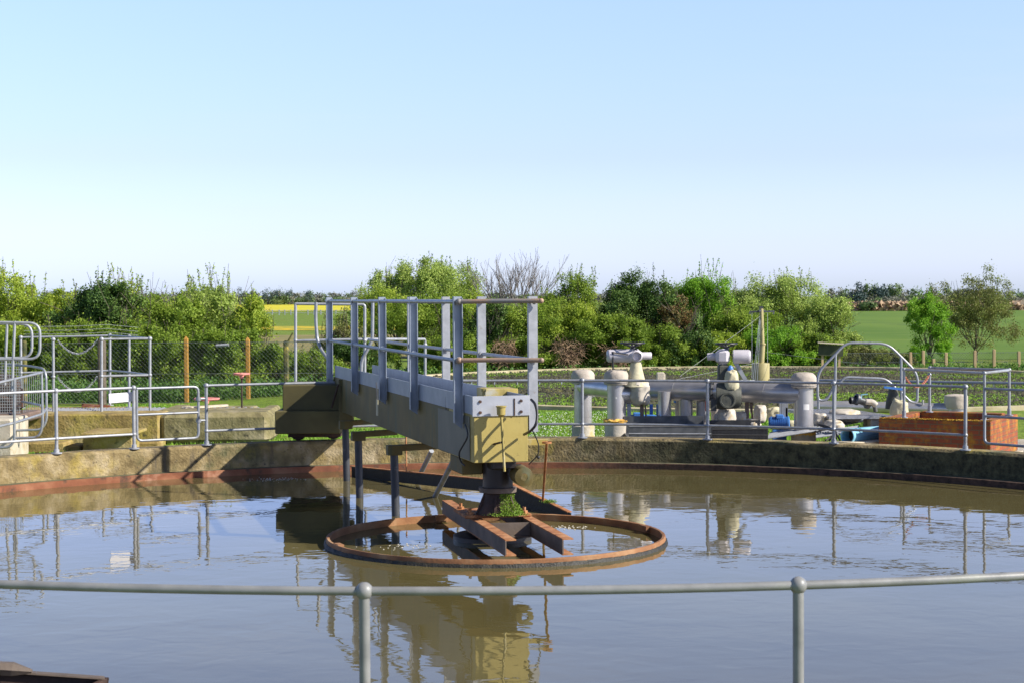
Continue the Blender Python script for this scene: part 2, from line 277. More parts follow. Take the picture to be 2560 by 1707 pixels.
def plant(name, label, cat, u, v_top, w_px, D, leaf, base_z=0., n=5000, lsz=.075, shoots=8, group=None, sparse=1., trunk=bark, crown_from=.05, cl=None, shoot_h=.5, lean=0, twig=True, dep=.8, crn='crown', stemn='trunk', squash=1., dens=4.3):
    w_px *= 1.1; lsz *= .70; shoots = int(shoots*.8)
    """an uneven crown of leaf clumps round a trunk with limbs; v_top: row of the photo its top reaches"""
    loc = P(u, 743, D); loc.z = base_z; top = P(u, v_top, D).z; H = top-base_z; Wd = w_px*D/F
    t = thing(name, label, cat, loc, group)
    lobes = []
    nl = max(7, int(6+Wd*3.0)); n = int(n*dens)
    for i in range(nl):
        fx = ((i*.618) % 1-.5)*.74+random.uniform(-.04, .04); edge = 1-(abs(fx)/.5)**2.2*.42*squash*random.uniform(.6, 1.3)
        rz = H*random.uniform(.17, .26); rx = Wd*random.uniform(.19, .28); zt_ = base_z+H*edge*random.uniform(.9, 1)-rz*.85; zb_ = base_z+H*crown_from+rz*.5
        z = zt_ if i % 5 < 3 else random.uniform(min(zb_, zt_), zt_)
        lobes.append((loc.x+fx*Wd, D+random.uniform(-.3, .3)*Wd*dep, z, rx, rx*dep+.1, rz))
    lobes.append((loc.x+random.uniform(-.08, .08)*Wd, D, top-H*.22, Wd*.22, Wd*.22*dep+.1, H*.21))
    if crown_from < .2:
        for k in range(3): lobes.append((loc.x+(k-1)*.28*Wd, D-.1*Wd, base_z+H*.22, Wd*.2, Wd*.2, H*.22))
    lobes = np.array(lobes); nl = len(lobes)
    ncl = int((cl or 24)*nl/3)
    li = NR.integers(0, nl, ncl); d = NR.normal(size=(ncl, 3)); d /= np.linalg.norm(d, axis=1)[:, None]
    rad = NR.uniform(.5, 1.05, ncl)[:, None]
    cc = lobes[li, :3]+d*lobes[li, 3:6]*rad
    sel = NR.integers(0, ncl, n); spread = (lobes[li, 3:6].mean(1)*.24)[sel][:, None]*NR.uniform(.6, 1.25, ncl)[sel][:, None]
    pts = cc[sel]+NR.normal(size=(n, 3))*spread*.72; od = d[sel]
    ok = pts[:, 2] > base_z+.02; pts = pts[ok]; od = od[ok]
    mbt = MB(); tips = []
    hh = H*max(crown_from, .12)
    mbt.tube([loc, loc+V3(lean*.3, 0, hh*.6), loc+V3(lean*.6, 0, H*.45)], [.035*H**.5, .03*H**.5, .008*H+.006], 7, cap=False)
    if twig:
        for k in range(7):
            a = k*2.4; branches(mbt, loc+V3(lean*.4, 0, hh*random.uniform(.5, 1.2)), V3(math.cos(a)*Wd*.22, math.sin(a)*Wd*.15, H*.35), H*.42, .006*H+.005, 2, .45, .12, .004, tips)
    xs = []
    for k in range(shoots):                              # thin leafy shoots standing out of the outline
        i = random.randrange(nl); L_ = lobes[i]
        p = V3(L_[0]+random.uniform(-.5, .5)*L_[3], L_[1]+random.uniform(-.5, .2)*L_[4], L_[2]+L_[5]*.7)
        h = shoot_h*random.uniform(.5, 1.2); e = p+V3(random.uniform(-.25, .25)*h, 0, h+.1)
        e.z = min(e.z, top+shoot_h*.8)
        mbt.tube([p, (p+e)/2+V3(random.uniform(-.03, .03), 0, 0), e], [.008, .006, .004], 3, cap=False)
        m_ = int(24*h/.5)+4
        tt = NR.uniform(0, 1, m_)[:, None]; xs.append(np.array(p)+(np.array(e)-np.array(p))*tt+NR.normal(size=(m_, 3))*.035*(1.3-tt))
    if xs:
        x = np.concatenate(xs); pts = np.concatenate([pts, x]); od = np.concatenate([od, NR.normal(size=x.shape)])
    if tips and sparse < 1:
        tp = np.array([q for q, _ in tips]); k = NR.integers(0, len(tp), n//2)
        pts = np.concatenate([pts[:n//2], tp[k]+NR.normal(size=(len(k), 3))*.09]); od = NR.normal(size=pts.shape)
    V, Fq = leaves(pts, lsz, od, .9)
    fastmesh(crn, V, Fq, LF[leaf], t); mbt.build(stemn, trunk, t)
    return t
# ================================================================== setting
TC = Vector((-.128, 13.333, 0)); RR = 7.46; RW = 7.42; ZW = .41; WATER = .08
def ground_mat(name, cols, sc, ms=None, bump=.02, stain=None): return mat(name, cols, sc, .95, 0, bump, 25, stain=stain, ms=ms, spec=.2)
g = MB(); g.add([(-1500, -60, 0), (1500, -60, 0), (1500, 3000, 0), (-1500, 3000, 0)], [(0, 1, 2, 3)])
tag(g.build('ground', ground_mat('mown_grass_ground', [(.3, (.11, .17, .02)), (.55, (.17, .25, .03)), (.75, (.24, .30, .05))], 1.2, stain=[((.22, .19, .05), .5, .55, .7), ((.03, .06, .01), 12, .5, .7)])), 'flat grassy ground running out to the fields', kind='structure')
def sheet(name, pts, z, m, label):
    b = MB(); b.add([(x, y, z) for x, y in pts], [tuple(range(len(pts)))]); return tag(b.build(name, m), label, kind='structure')
def strip(u0, u1, v0, v1, z):
    """ground quad between photo rows v0 (near) and v1 (far)"""
    a, b_, c_, d = Zp(u0, v0, 0), Zp(u1, v0, 0), Zp(u1, v1, 0), Zp(u0, v1, 0); return [(q.x, q.y) for q in (a, b_, c_, d)]
sheet('rape_field', [(-260, 270), (-22, 270), (-48, 545), (-500, 545)], .03, ground_mat('rape_in_flower', [(.3, (.50, .44, .02)), (.7, (.62, .56, .04))], .08, (1, .2, 1), 0, stain=((.30, .36, .03), .05, .55, .75)), 'bright yellow rape field in flower before the far woods')
sheet('buttercup_meadow', [(-70, 112), (-6, 112), (-7, 128), (-75, 128)], .02, ground_mat('buttercup_meadow_ground', [(.35, (.16, .22, .03)), (.5, (.40, .34, .03)), (.6, (.62, .42, .02))], .5, (1, .35, 1), 0), 'narrow yellow strip of flowers crossing the left meadow')
sheet('rough_meadow', [(-60, 60), (0, 60), (-2, 98), (-70, 98)], .012, ground_mat('dry_grass', [(.3, (.17, .17, .05)), (.7, (.27, .22, .09))], .5, (1, .4, 1), 0), 'dry buff grass at the near end of the left meadow')
sheet('green_field', [(5, 56), (160, 56), (330, 225), (15, 225)], .015, ground_mat('young_crop', [(.3, (.085, .16, .016)), (.7, (.13, .21, .025))], .12, (1, .3, 1), 0, stain=[((.06, .12, .02), .08, .56, .7, (1, .15, 1)), ((.18, .24, .04), .35, .55, .7, (.25, 1, 1))]), 'smooth bright green field beyond the right fence')
# ---- sewage tank
t = thing('round_tank', 'round concrete settling tank filled with brown water', 'tank', (TC.x, TC.y, 0))
b = MB(); n = 180
prof = [(RW, .02), (RW, ZW-.03), (RW+.03, ZW), (RW+.27, ZW), (RW+.30, ZW-.03), (RW+.30, -.02)]
def ringmesh(b, prof, n, c, a0=0, a1=math.tau, smooth=True, wob=0, ends=False):
    closed = abs(a1-a0-math.tau) < 1e-6; m = n if closed else n+1; k = len(prof)
    vs = []
    for i in range(m):
        a = a0+(a1-a0)*i/n; w = [random.uniform(-wob, wob) for _ in prof] if wob else [0]*k
        vs += [(c[0]+(r+w[j])*math.cos(a), c[1]+(r+w[j])*math.sin(a), (c[2] if len(c) > 2 else 0)+z+w[j]*.5) for j, (r, z) in enumerate(prof)]
    fs = []
    for i in range(n):
        j = (i+1) % m
        fs += [(i*k+q, i*k+q+1, j*k+q+1, j*k+q) for q in range(k-1)]
    if ends and not closed: fs += [tuple(range(k))[::-1], tuple((m-1)*k+q for q in range(k))]
    return b.add(vs, fs, smooth)
def darken_east(m, rgb, lo, hi, zhi=None):
    """darkens the colour over the eastern half, broken up by noise"""
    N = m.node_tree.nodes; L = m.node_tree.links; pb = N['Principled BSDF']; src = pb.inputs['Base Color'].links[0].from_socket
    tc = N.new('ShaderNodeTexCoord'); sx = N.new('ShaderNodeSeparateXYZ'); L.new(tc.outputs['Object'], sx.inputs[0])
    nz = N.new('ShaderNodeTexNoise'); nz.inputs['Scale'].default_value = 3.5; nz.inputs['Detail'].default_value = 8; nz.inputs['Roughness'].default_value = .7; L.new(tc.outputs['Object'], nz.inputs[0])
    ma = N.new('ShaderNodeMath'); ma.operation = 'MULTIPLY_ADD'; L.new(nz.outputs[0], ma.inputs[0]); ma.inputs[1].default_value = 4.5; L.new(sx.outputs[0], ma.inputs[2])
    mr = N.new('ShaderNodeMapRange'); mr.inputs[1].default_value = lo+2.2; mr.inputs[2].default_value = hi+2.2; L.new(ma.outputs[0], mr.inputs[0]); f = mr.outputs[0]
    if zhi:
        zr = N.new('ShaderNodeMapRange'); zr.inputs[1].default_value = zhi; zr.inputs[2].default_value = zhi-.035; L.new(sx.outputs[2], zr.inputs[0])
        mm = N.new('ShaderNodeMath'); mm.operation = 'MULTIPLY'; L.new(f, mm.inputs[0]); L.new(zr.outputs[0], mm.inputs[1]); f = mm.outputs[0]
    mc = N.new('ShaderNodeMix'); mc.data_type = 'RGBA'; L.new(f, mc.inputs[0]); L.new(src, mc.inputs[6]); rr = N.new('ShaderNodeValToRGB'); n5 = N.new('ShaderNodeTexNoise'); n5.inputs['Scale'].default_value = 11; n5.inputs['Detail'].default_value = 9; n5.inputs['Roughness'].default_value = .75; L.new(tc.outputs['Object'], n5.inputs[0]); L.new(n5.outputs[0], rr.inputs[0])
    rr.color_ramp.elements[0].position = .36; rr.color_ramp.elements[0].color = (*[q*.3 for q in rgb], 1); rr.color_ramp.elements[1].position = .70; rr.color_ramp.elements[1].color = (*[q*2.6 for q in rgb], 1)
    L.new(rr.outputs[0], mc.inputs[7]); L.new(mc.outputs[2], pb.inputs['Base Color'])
darken_east(conct, (.055, .052, .024), .2, 2.2, ZW-.004); darken_east(rustp, (.05, .028, .018), .0, 1.6)
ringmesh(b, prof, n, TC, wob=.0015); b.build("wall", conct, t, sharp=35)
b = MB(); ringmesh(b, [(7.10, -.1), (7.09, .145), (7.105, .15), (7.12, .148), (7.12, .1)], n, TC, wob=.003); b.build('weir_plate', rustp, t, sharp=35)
b = MB(); ringmesh(b, [(7.121, .125), (7.42, .13)], n, TC, wob=.003); b.build('ledge', concd, t, sharp=35)
# water: gentle real ripples come from a fine procedural bump
wm = bpy.data.materials.new('murky_brown_water'); wm.use_nodes = True; N = wm.node_tree.nodes; L = wm.node_tree.links; pb = N['Principled BSDF']
pb.inputs['Roughness'].default_value = .015; pb.inputs['IOR'].default_value = 1.36; pb.inputs['Specular IOR Level'].default_value = .5
tc = N.new('ShaderNodeTexCoord'); nz = N.new('ShaderNodeTexNoise'); nz.inputs['Scale'].default_value = .5; nz.inputs['Detail'].default_value = 4; L.new(tc.outputs['Object'], nz.inputs[0])
rp = N.new('ShaderNodeValToRGB'); rp.color_ramp.elements[0].position = .35; rp.color_ramp.elements[0].color = (.095, .079, .030, 1); rp.color_ramp.elements[1].position = .7; rp.color_ramp.elements[1].color = (.128, .107, .044, 1)
L.new(nz.outputs[0], rp.inputs[0]); L.new(rp.outputs[0], pb.inputs['Base Color'])
last = None
for sc, amp, det, ms_ in ((1.1, .0024, 2, (1, 1.35, 1)), (4.2, .0013, 2, (1, 1.2, 1)), (13, .00012, 3, (1, 1.1, 1))):
    mp = N.new('ShaderNodeMapping'); mp.inputs['Scale'].default_value = ms_; mp.inputs['Rotation'].default_value = (0, 0, .15*sc); L.new(tc.outputs['Object'], mp.inputs[0])
    q = N.new('ShaderNodeTexNoise'); q.inputs['Scale'].default_value = sc; q.inputs['Detail'].default_value = det; q.inputs['Roughness'].default_value = .4; q.inputs['Distortion'].default_value = .6; L.new(mp.outputs[0], q.inputs[0])
    bp = N.new('ShaderNodeBump'); bp.inputs['Distance'].default_value = amp; bp.inputs['Strength'].default_value = 1; L.new(q.outputs[0], bp.inputs['Height'])
    if last: L.new(last.outputs[0], bp.inputs['Normal'])
    last = bp
L.new(last.outputs[0], pb.inputs['Normal'])
b = MB(); b.add([(TC.x+7.095*math.cos(k*math.tau/160), TC.y+7.095*math.sin(k*math.tau/160), WATER) for k in range(160)], [tuple(range(160))])
tag(b.build('water', wm), 'murky brown water with soft ripples in the round tank', kind='structure')
# ---- bank and path behind the tank
b = MB(); BC = Vector((5.33, 37.2, 0)); BR = 8.7
ringmesh(b, [(BR+.1, .17), (BR+1.0, .16), (BR+3.6, .004)], 120, BC, wob=.01)
tag(b.build('grass_bank', bpy.data.materials['mown_grass_ground']), 'low mown grass bank around the filter bed', kind='structure')
sheet('path', [(-7.5, 20.6), (-2.9, 21.2), (-2.7, 22.3), (-4.2, 22.7), (-8.5, 21.9)], .008, ground_mat('worn_path', [(.3, (.26, .19, .11)), (.7, (.38, .29, .18))], 2), 'bare buff path beside the tank wall at left')
sheet('yard_slab', [(1.3, 20.5), (9.5, 19.6), (10.5, 26.6), (1.6, 26.2)], .006, ground_mat('yard_concrete', [(.3, (.30, .26, .20)), (.7, (.46, .42, .35))], 1.5), 'stained concrete slab under the pipework')
# ---- filter bed
t = thing('filter_bed', 'wide round stone filter bed with moss and a low rim wall', 'filter bed', (BC.x, BC.y, 0))
b = MB(); ringmesh(b, [(BR-.02, .15), (BR, .232), (BR+.02, .24), (BR+.16, .24), (BR+.18, .23), (BR+.18, .05)], 140, BC, wob=.004); b.build('rim', kerbm, t)
b = MB(); nr_, na = 60, 150; vs = []
for i in range(nr_+1):
    r = (BR-.01)*math.sqrt(i/nr_)
    for k in range(na):
        a = k*math.tau/na; x, y = BC.x+r*math.cos(a), BC.y+r*math.sin(a)
        vs.append((x, y, .17+.05*mnoise.noise(Vector((x*.5, y*.5, 0)))+.02*mnoise.noise(Vector((x*3, y*3, 5)))))
b.add(vs, [(i*na+k, i*na+(k+1) % na, (i+1)*na+(k+1) % na, (i+1)*na+k) for i in range(nr_) for k in range(na)], True)
b.build('stone_surface', mat('clinker_stones', [(.3, (.018, .018, .008)), (.5, (.042, .042, .018)), (.7, (.09, .085, .04))], 14, .95, 0, .05, 20, stain=[((.15, .14, .02), .55, .50, .60, (1, 3, 1)), ((.09, .15, .02), .8, .56, .64, (1, 3, 1))]), t)
n = 11000; r = (BR-.05)*np.sqrt(NR.uniform(0, 1, n)); a = NR.uniform(0, math.tau, n)
x = BC.x+r*np.cos(a); y = BC.y+r*np.sin(a); sz = NR.uniform(.018, .045, n)
oc = np.array([(1, 0, 0), (0, 1, 0), (-1, 0, 0), (0, -1, 0), (0, 0, 1), (0, 0, -1)], float)
V = (oc[None]*sz[:, None, None]*NR.uniform(.6, 1.3, (n, 6, 1))+np.stack([x, y, np.full(n, .20)], 1)[:, None, :]).reshape(-1, 3)
ff = np.array([(0, 1, 4), (1, 2, 4), (2, 3, 4), (3, 0, 4)]); Fq = (ff[None]+np.arange(n)[:, None, None]*6).reshape(-1, 3)
tag(fastmesh('loose_stones', V, Fq, mat('loose_stone', [(.05, (.018, .018, .010)), (.5, (.045, .043, .025)), (.95, (.12, .11, .075))], 2, .95, island=True), t), kind='stuff')
ps = []
for k in range(300):
    a = random.uniform(0, math.tau); r_ = BR*math.sqrt(random.uniform(0, .98)); cx, cy = BC.x+r_*math.cos(a), BC.y+r_*math.sin(a)
    if mnoise.noise(Vector((cx*.22, cy*.55, 3))) < .04: continue
    m_ = random.randint(300, 900); ps.append(np.stack([cx+NR.normal(size=m_)*.55, cy+NR.normal(size=m_)*.22, .19+np.abs(NR.normal(size=m_))*.018], 1))
ps = np.concatenate(ps); ok = np.hypot(ps[:, 0]-BC.x, ps[:, 1]-BC.y) < BR-.05; V, Fq = leaves(ps[ok], .032, np.tile([0, -.3, 1.], (ok.sum(), 1)), .6)
tag(fastmesh('moss_patches', V, Fq, LF['moss'], t), kind='stuff')
# distributor mast on the bed
u0 = 1911; D0 = 37.
t = thing('distributor_mast', 'pale yellow mast with stay wires in the middle of the filter bed', 'mast', (P(1911, 950, D0).x, D0, .2))
q = P(1902, 907, D0); g0 = Vector((q.x, D0, .15)); 
b = MB(); b.lathe([(.18, 0), (.185, .02), (.185, q.z-.16), (.18, q.z-.15), (.04, q.z-.15)], g0, 20); b.build('drum', mast, t)
tp = P(1903, 772, D0); mid = P(1906, 860, D0)
b = MB(); b.tube([Vector((tp.x, D0, q.z-.05)), mid], .06, 14); b.tube([mid, tp], .045, 12); b.lathe([(.05, -.02), (.07, -.015), (.07, .015), (.05, .02)], mid, 14); b.build('pole', mast, t)
b = MB(); b.beam(P(1874, 780, D0), P(1936, 779, D0), .025, .035); b.beam(P(1896, 778, D0-.2), P(1912, 778, D0+.2), .025, .03); b.box(tp+V3(0, 0, .02), (.07, .07, .06)); b.box(P(1875, 783, D0), (.03, .03, .06)); b.box(P(1934, 783, D0), (.03, .03, .06)); b.build('crosshead', darkst, t)
b = MB()
for (ua, va), (ub, vb) in (((1900, 782), (1882, 955)), ((1901, 782), (1887, 955)), ((1902, 782), (1893, 955)), ((1919, 782), (1919, 907)), ((1880, 782), (1880, 945))):
    b.tube([P(ua, va, D0), P(ub, vb, D0-.3)], .005, 4)
b.tube([P(1902, 790, D0), P(1700, 940, D0-4)], .003, 4)
b.tube([P(1899, 905, D0), P(1440, 1000, D0-6)], .003, 4); b.tube([P(1915, 880, D0), P(2560, 960, D0-3.4)], .003, 4)
b.build('stay_wires', wire, t)
for (ua, va, Da), (ub, vb, Db), lab in (((1925, 948, 36.9), (2620, 958, 33.), 'long silver distributor pipe crossing the right half of the filter bed'), ((1890, 952, 36.9), (1150, 951, 33.5), 'silver distributor pipe crossing the left half of the filter bed')):
    a_, b_ = P(ua, va, Da), P(ub, vb, Db); t2 = thing('silver_pipe', lab, 'pipe', a_, 'distributor arms of the filter bed')
    b = MB(); b.tube([a_, b_], .028, 10); b.build('pipe', galv_w, t2)
    for k in range(14): MB().tube([a_.lerp(b_, (k+.5)/14), a_.lerp(b_, (k+.5)/14)+V3(0, -.02, -.07)], .01, 6).build('nozzle', galv, t2)
# ================================================================== handrails
def onrail(u, v, z=1.1):
    """point on the tank's handrail circle in photo column u (far side if v < 1200)"""
    q = Zp(u, v, z); a = math.atan2(q.y-TC.y, q.x-TC.x); return a
def railpt(a, z): return V3(TC.x+RR*math.cos(a), TC.y+RR*math.sin(a), z)
ZT, ZM, ZB = 1.1, .576, ZW
def post_mb(base, top, mids, r=.0192, br=.031, foot=True):
    b = MB(); b.tube([base, top], r, 12); b.ball(top, br, 14, 10)
    for m_ in mids: b.ball(base.lerp(top, m_), br*.88, 12, 8)
    if foot: b.lathe([(.06, 0), (.06, .012), (.03, .014), (.028, .05), (r, .052)], base, 14)
    return b
def rail_section(name, label, angs, a0, a1, tm=galv, group='tank handrails', ex=None):
    base = railpt(angs[0], ZB); t = thing(name, label, 'handrail', base, group)
    for a in angs:
        p, q = railpt(a, ZB), railpt(a, ZT)
        post_mb(p, q, [(ZM-ZB)/(ZT-ZB)]).build('post', tm, t)
    n = max(6, int(abs(a1-a0)*30))
    for nm, z, r in (('top_rail', ZT, .0158), ('mid_rail', ZM, .0150)):
        b = MB(); b.tube([railpt(a0+(a1-a0)*k/n, z) for k in range(n+1)], r, 12); b.build(nm, tm, t)
    return t
aN = [onrail(912, 1475), onrail(1992, 1460)]
st = aN[1]-aN[0]
angs = [aN[0]+st*k for k in range(-3, 5)]
rail_section('tank_handrail', 'grey tubular handrail crossing the foreground with two ball-jointed posts', angs, angs[0], angs[-1], mat('near_rail_paint', [(.3, (.17, .172, .17)), (.7, (.26, .26, .255))], 10, .42, .0, .0005, 60, stain=[((.24, .17, .12), 13, .68, .74), ((.30, .31, .26), 4, .58, .75)]))
aL = [onrail(147, 977), onrail(344, 970)]
rail_section('tank_handrail', 'grey tubular handrail at the far left of the tank, ending at the gate', [aL[0]+.205*k for k in range(2, 0, -1)]+aL, aL[0]+.41, aL[1], galv_w)
aM = [onrail(518, 963.5)]; aR = [onrail(1456, 950), onrail(1774, 951), onrail(2087, 957), onrail(2408, 967)]
aC = [aM[0]+(aR[0]-aM[0])*k/3 for k in (1, 2)]
rail_section('tank_handrail', 'long grey tubular handrail on the far side of the tank, before the pipework', aM+[aC[1]]+aR, aM[0], aR[3])
# gates
def gate(name, label, a0, a1, zb=.50):
    p = railpt(a0, 0); t = thing(name, label, 'gate', (p.x, p.y, ZB), 'tank handrail gates')
    n = 1
    A, B_ = railpt(a0, 0), railpt(a1, 0)
    fr = arc([A+V3(0, 0, ZT-.01), B_+V3(0, 0, ZT-.01), B_+V3(0, 0, zb), A+V3(0, 0, zb), A+V3(0, 0, ZT-.02)], .06, 4)
    b = MB(); b.tube(fr, .0155, 10); b.build('frame', galv, t)
    zm = zb+(ZT-zb)*.49
    b = MB(); b.tube([A+V3(0, 0, zm), B_+V3(0, 0, zm)], .0145, 10); b.build('mid_bar', galv, t)
    return t, A, B_
t, A, B_ = gate('handrail_gate', 'grey tubular gate in the handrail at the left of the bridge', onrail(354, 970), onrail(505, 965))
for z in (.95, .70): b = MB(); b.tube([B_+V3(0, 0, z), railpt(aM[0], z)], .012, 8); b.lathe([(.03, -.02), (.03, .02)], B_+V3(0, 0, z), 10); b.build('hinge', galv, t)
t, A, B_ = gate('handrail_gate', 'grey tubular gate in the handrail in front of the brick chamber', onrail(2427, 971), onrail(2427, 971)-.26)
# shadowless detail: blank white sign under the left rail
a_, b_ = railpt(onrail(277, 972), .93), railpt(onrail(336, 970), .93)
b = MB(); b.beam(a_+V3(0, .05, .06), b_+V3(0, .05, .07), .012, .105); o = tag(b.build('blank_sign', signw, loc=a_), 'blank white sign plate hanging below the left handrail', 'sign')
# ================================================================== central column, ring and channel beams
PV = V3(P(1245, 1300, 14.28).x, 14.28, 0)
rc = V3(P(1240, 1340, 14.28).x, 14.28, 0)
t = thing('feed_ring', 'wide rusty steel ring lying at the water surface round the column', 'ring', (rc.x, rc.y, WATER-.05))
b = MB(); ringmesh(b, [(1.375, -.05+WATER), (1.372, .138), (1.378, .140), (1.396, .141), (1.400, .134), (1.402, .105)], 120, rc, wob=.0025); b.build('rim', rimm, t, sharp=35)
b = MB(); ringmesh(b, [(1.402, .108), (1.410, .104), (1.422, WATER-.004), (1.40, WATER-.03)], 260, rc, wob=.006); b.build('algae_fringe', sludge, t)
for a in (.35, 1.95, 3.55): 
    q = rc+V3(math.cos(a)*1.36, math.sin(a)*1.36, .12); MB().box(q, (.05, .12, .05), V3(math.cos(a), math.sin(a), 0), V3(-math.sin(a), math.cos(a), 0)).build('joint_lug', rimm, t)
# channel beams
ZC = 2.1-1.75*1.04
def chan(name, label, A, B_, h=.125, w=.085, side=1):
    A, B_ = Vector(A), Vector(B_); y = (B_-A).normalized(); x = y.cross(V3(0, 0, 1)).normalized()*side
    t = thing(name, label, 'steel beam', A-V3(0, 0, h), 'rusty channel beams on the ring')
    b = MB(); th = .009; z = V3(0, 0, 1)
    b.box((A+B_)/2-z*h/2, (th, (B_-A).length, h-2*th), x, y, z); b.build('web', mat('beam_web_rust', [(.3, (.09, .07, .055)), (.6, (.17, .13, .10)), (.8, (.35, .17, .08))], 5, .7, .15, .002, 40) if 'beam_web_rust' not in MATS else MATS['beam_web_rust'], t)
    b = MB(); b.box((A+B_)/2-z*th/2+x*(w/2-th/2), (w, (B_-A).length, th), x, y, z); b.box((A+B_)/2-z*(h-th/2)+x*(w/2-th/2), (w, (B_-A).length, th), x, y, z); b.build('flange', rust, t)
    return t
kA, kB = V3(-.608*1.04, 14.93*1.04, ZC), V3(-.052*1.04, 12.45*1.04, ZC)
kC, kD = V3(.363*1.04-.556*1.04, (12.49+2.48)*1.04, ZC), V3(.363*1.04, 12.49*1.04, ZC)
chan('channel_beam', 'left rusty channel beam running out from the column to the ring', kA, kB, side=-1)
chan('channel_beam', 'right rusty channel beam running out from the column to the ring', kC, kD, side=-1)
y = (kB-kA).normalized(); x = V3(0, 0, 1).cross(y)*-1
m1 = kA.lerp(kB, .60); m2 = kC.lerp(kD, .60)
b = MB(); b.beam(m1-V3(0, 0, .065)+V3(.02, 0, 0), m2-V3(0, 0, .065)-V3(.01, 0, 0), .009, .115); b.beam(m1-V3(0, 0, .118)+V3(.02, -.03, 0), m2-V3(0, 0, .118)+V3(-.01, -.03, 0), .07, .009)
tag(b.build('cross_channel', MATS['beam_web_rust'], loc=m1), 'short rusted cross channel joining the two beams below the column', 'steel beam')
t = thing('pivot_column', 'dark rusty flared cast column carrying the bridge', 'column', PV+V3(0, 0, ZC))
zb = ZC+.004
b = MB(); cbx = (kA.lerp(kB, .42)+kC.lerp(kD, .42))/2; cbx.z = zb+.014; yy = V3(y.x, y.y, 0); xx = V3(-yy.y, yy.x, 0)
b.box(cbx, (.56, .5, .028), xx, yy, V3(0, 0, 1), .006)
for i in (-1, 1):
    for j in (-1, 1): b.lathe([(.03, 0), (.03, .02), (.014, .022), (.014, .05)], cbx+xx*i*.23+yy*j*.2+V3(0, 0, .014), 6, smooth=False)
b.build('base_plate', rust, t)
zf = P(1245, 1222, 14.28).z; zt = P(1245, 1163, 14.28).z
b = MB(); b.lathe([(.185, zb+.028), (.18, zb+.05), (.145, zb+.10), (.125, zb+.17), (.120, zf-.03), (.14, zf-.022), (.142, zf-.02)], PV, 28)
for k in range(6):
    a = k*math.tau/6+.4; d = V3(math.cos(a), math.sin(a), 0)
    b.prism([PV+d*.13+V3(-d.y*.007, d.x*.007, zb+.03), PV+d*.20+V3(-d.y*.007, d.x*.007, zb+.03), PV+d*.20+V3(d.y*.007, -d.x*.007, zb+.03), PV+d*.13+V3(d.y*.007, -d.x*.007, zb+.03)],
            [PV+d*.11+V3(-d.y*.007, d.x*.007, zb+.2), PV+d*.125+V3(-d.y*.007, d.x*.007, zb+.2), PV+d*.125+V3(d.y*.007, -d.x*.007, zb+.2), PV+d*.11+V3(d.y*.007, -d.x*.007, zb+.2)])
b.build('flared_base', rustd, t)
b = MB(); b.lathe([(.13, -.022), (.155, -.02), (.158, .018), (.13, .022)], PV+V3(0, 0, zf), 28); b.build('flange', MATS['beam_web_rust'], t)
b = MB(); b.lathe([(.125, zf+.02), (.125, zt+.12), (.16, zt+.13)], PV, 24); b.build('neck', mat('greased_bearing', [(.3, (.008, .006, .005)), (.7, (.028, .018, .013))], 6, .45), t)
mp_ = []
for k in range(2400):
    a = random.uniform(-1.45, -.1); h = random.random()**1.6; r_ = .20-.08*min(1, h*1.7); mp_.append((PV.x+(r_+random.uniform(0, .02))*math.cos(a), PV.y+(r_+random.uniform(0, .03))*math.sin(a), zb+.04+h*.2))
for k in range(1500): mp_.append((PV.x+.08+random.gauss(0, .06), PV.y-.17+random.gauss(0, .03), zb+.035+abs(random.gauss(0, .010))))
V, Fq = leaves(np.array(mp_), .012)
tag(fastmesh('moss_clump', V, Fq, LF['moss'], loc=PV+V3(.15, -.18, zb+.02)), 'tuft of bright green moss growing on the foot of the column', 'moss')
# drum under the beams
b = MB(); b.lathe([(.33, -.04), (.33, .0), (.30, .012), (.05, .014)], V3(cbx.x+.0, cbx.y-.02, WATER+.035), 30); tag(b.build('bearing_drum', mat('wet_black_steel', [(.3, (.01, .009, .007)), (.7, (.04, .035, .03))], 5, .4), loc=cbx-V3(0, 0, .24)), 'wet black drum just above the water under the channel beams', 'drum')
# ================================================================== rotating bridge
FL = V3(-.308, 13.73, 0); e = V3(-.256, .967, 0).normalized(); l = V3(.967, .256, 0).normalized(); BW = .447
UZ = V3(0, 0, 1)
def B(t_, s_, z): return FL+e*t_+l*s_+UZ*z
zTT, zTB, zBB = 1.314, 1.167, .784; BL = 7.15
t = thing('scraper_bridge', 'olive and grey walkway bridge reaching from the column to the tank wall', 'bridge', B(0, BW/2, zBB))
b = MB()
def bbox(b, t0, t1, s0, s1, z0, z1, bev=0): return b.box(B((t0+t1)/2, (s0+s1)/2, (z0+z1)/2), (t1-t0, s1-s0, z1-z0), e, l, UZ, bev)
b = MB(); bbox(b, 0, .9, .001, BW-.001, zBB, zTB-.002, .004); b.build('end_box', olive, t)
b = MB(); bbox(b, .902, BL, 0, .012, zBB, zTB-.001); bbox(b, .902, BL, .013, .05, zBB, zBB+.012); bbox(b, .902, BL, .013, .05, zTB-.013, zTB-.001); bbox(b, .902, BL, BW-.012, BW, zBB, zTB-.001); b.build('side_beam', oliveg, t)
b = MB(); bbox(b, .12, 1.3, -.006, -.0005, zBB+.01, zTB-.02); b.build('repair_plate', greyp, t)
b = MB(); bbox(b, .02, BL, .03, BW-.03, zTB+.001, zTB+.022); b.build('deck', grating, t)
b = MB()
for k, (t0, t1) in enumerate(((.0, 2.1), (2.103, 3.8), (3.803, 5.5), (5.503, 7.0))):
    for s_ in (-.004, BW-.004): bbox(b, t0, t1, s_, s_+.008, zTB+.002, zTT-.003*k)
b.build('toeboard', galv_b, t)
b = MB(); bbox(b, -.012, -.002, -.012, BW+.012, zTB-.012, zTT+.003, .002)
b.build('end_plate', alu, t)
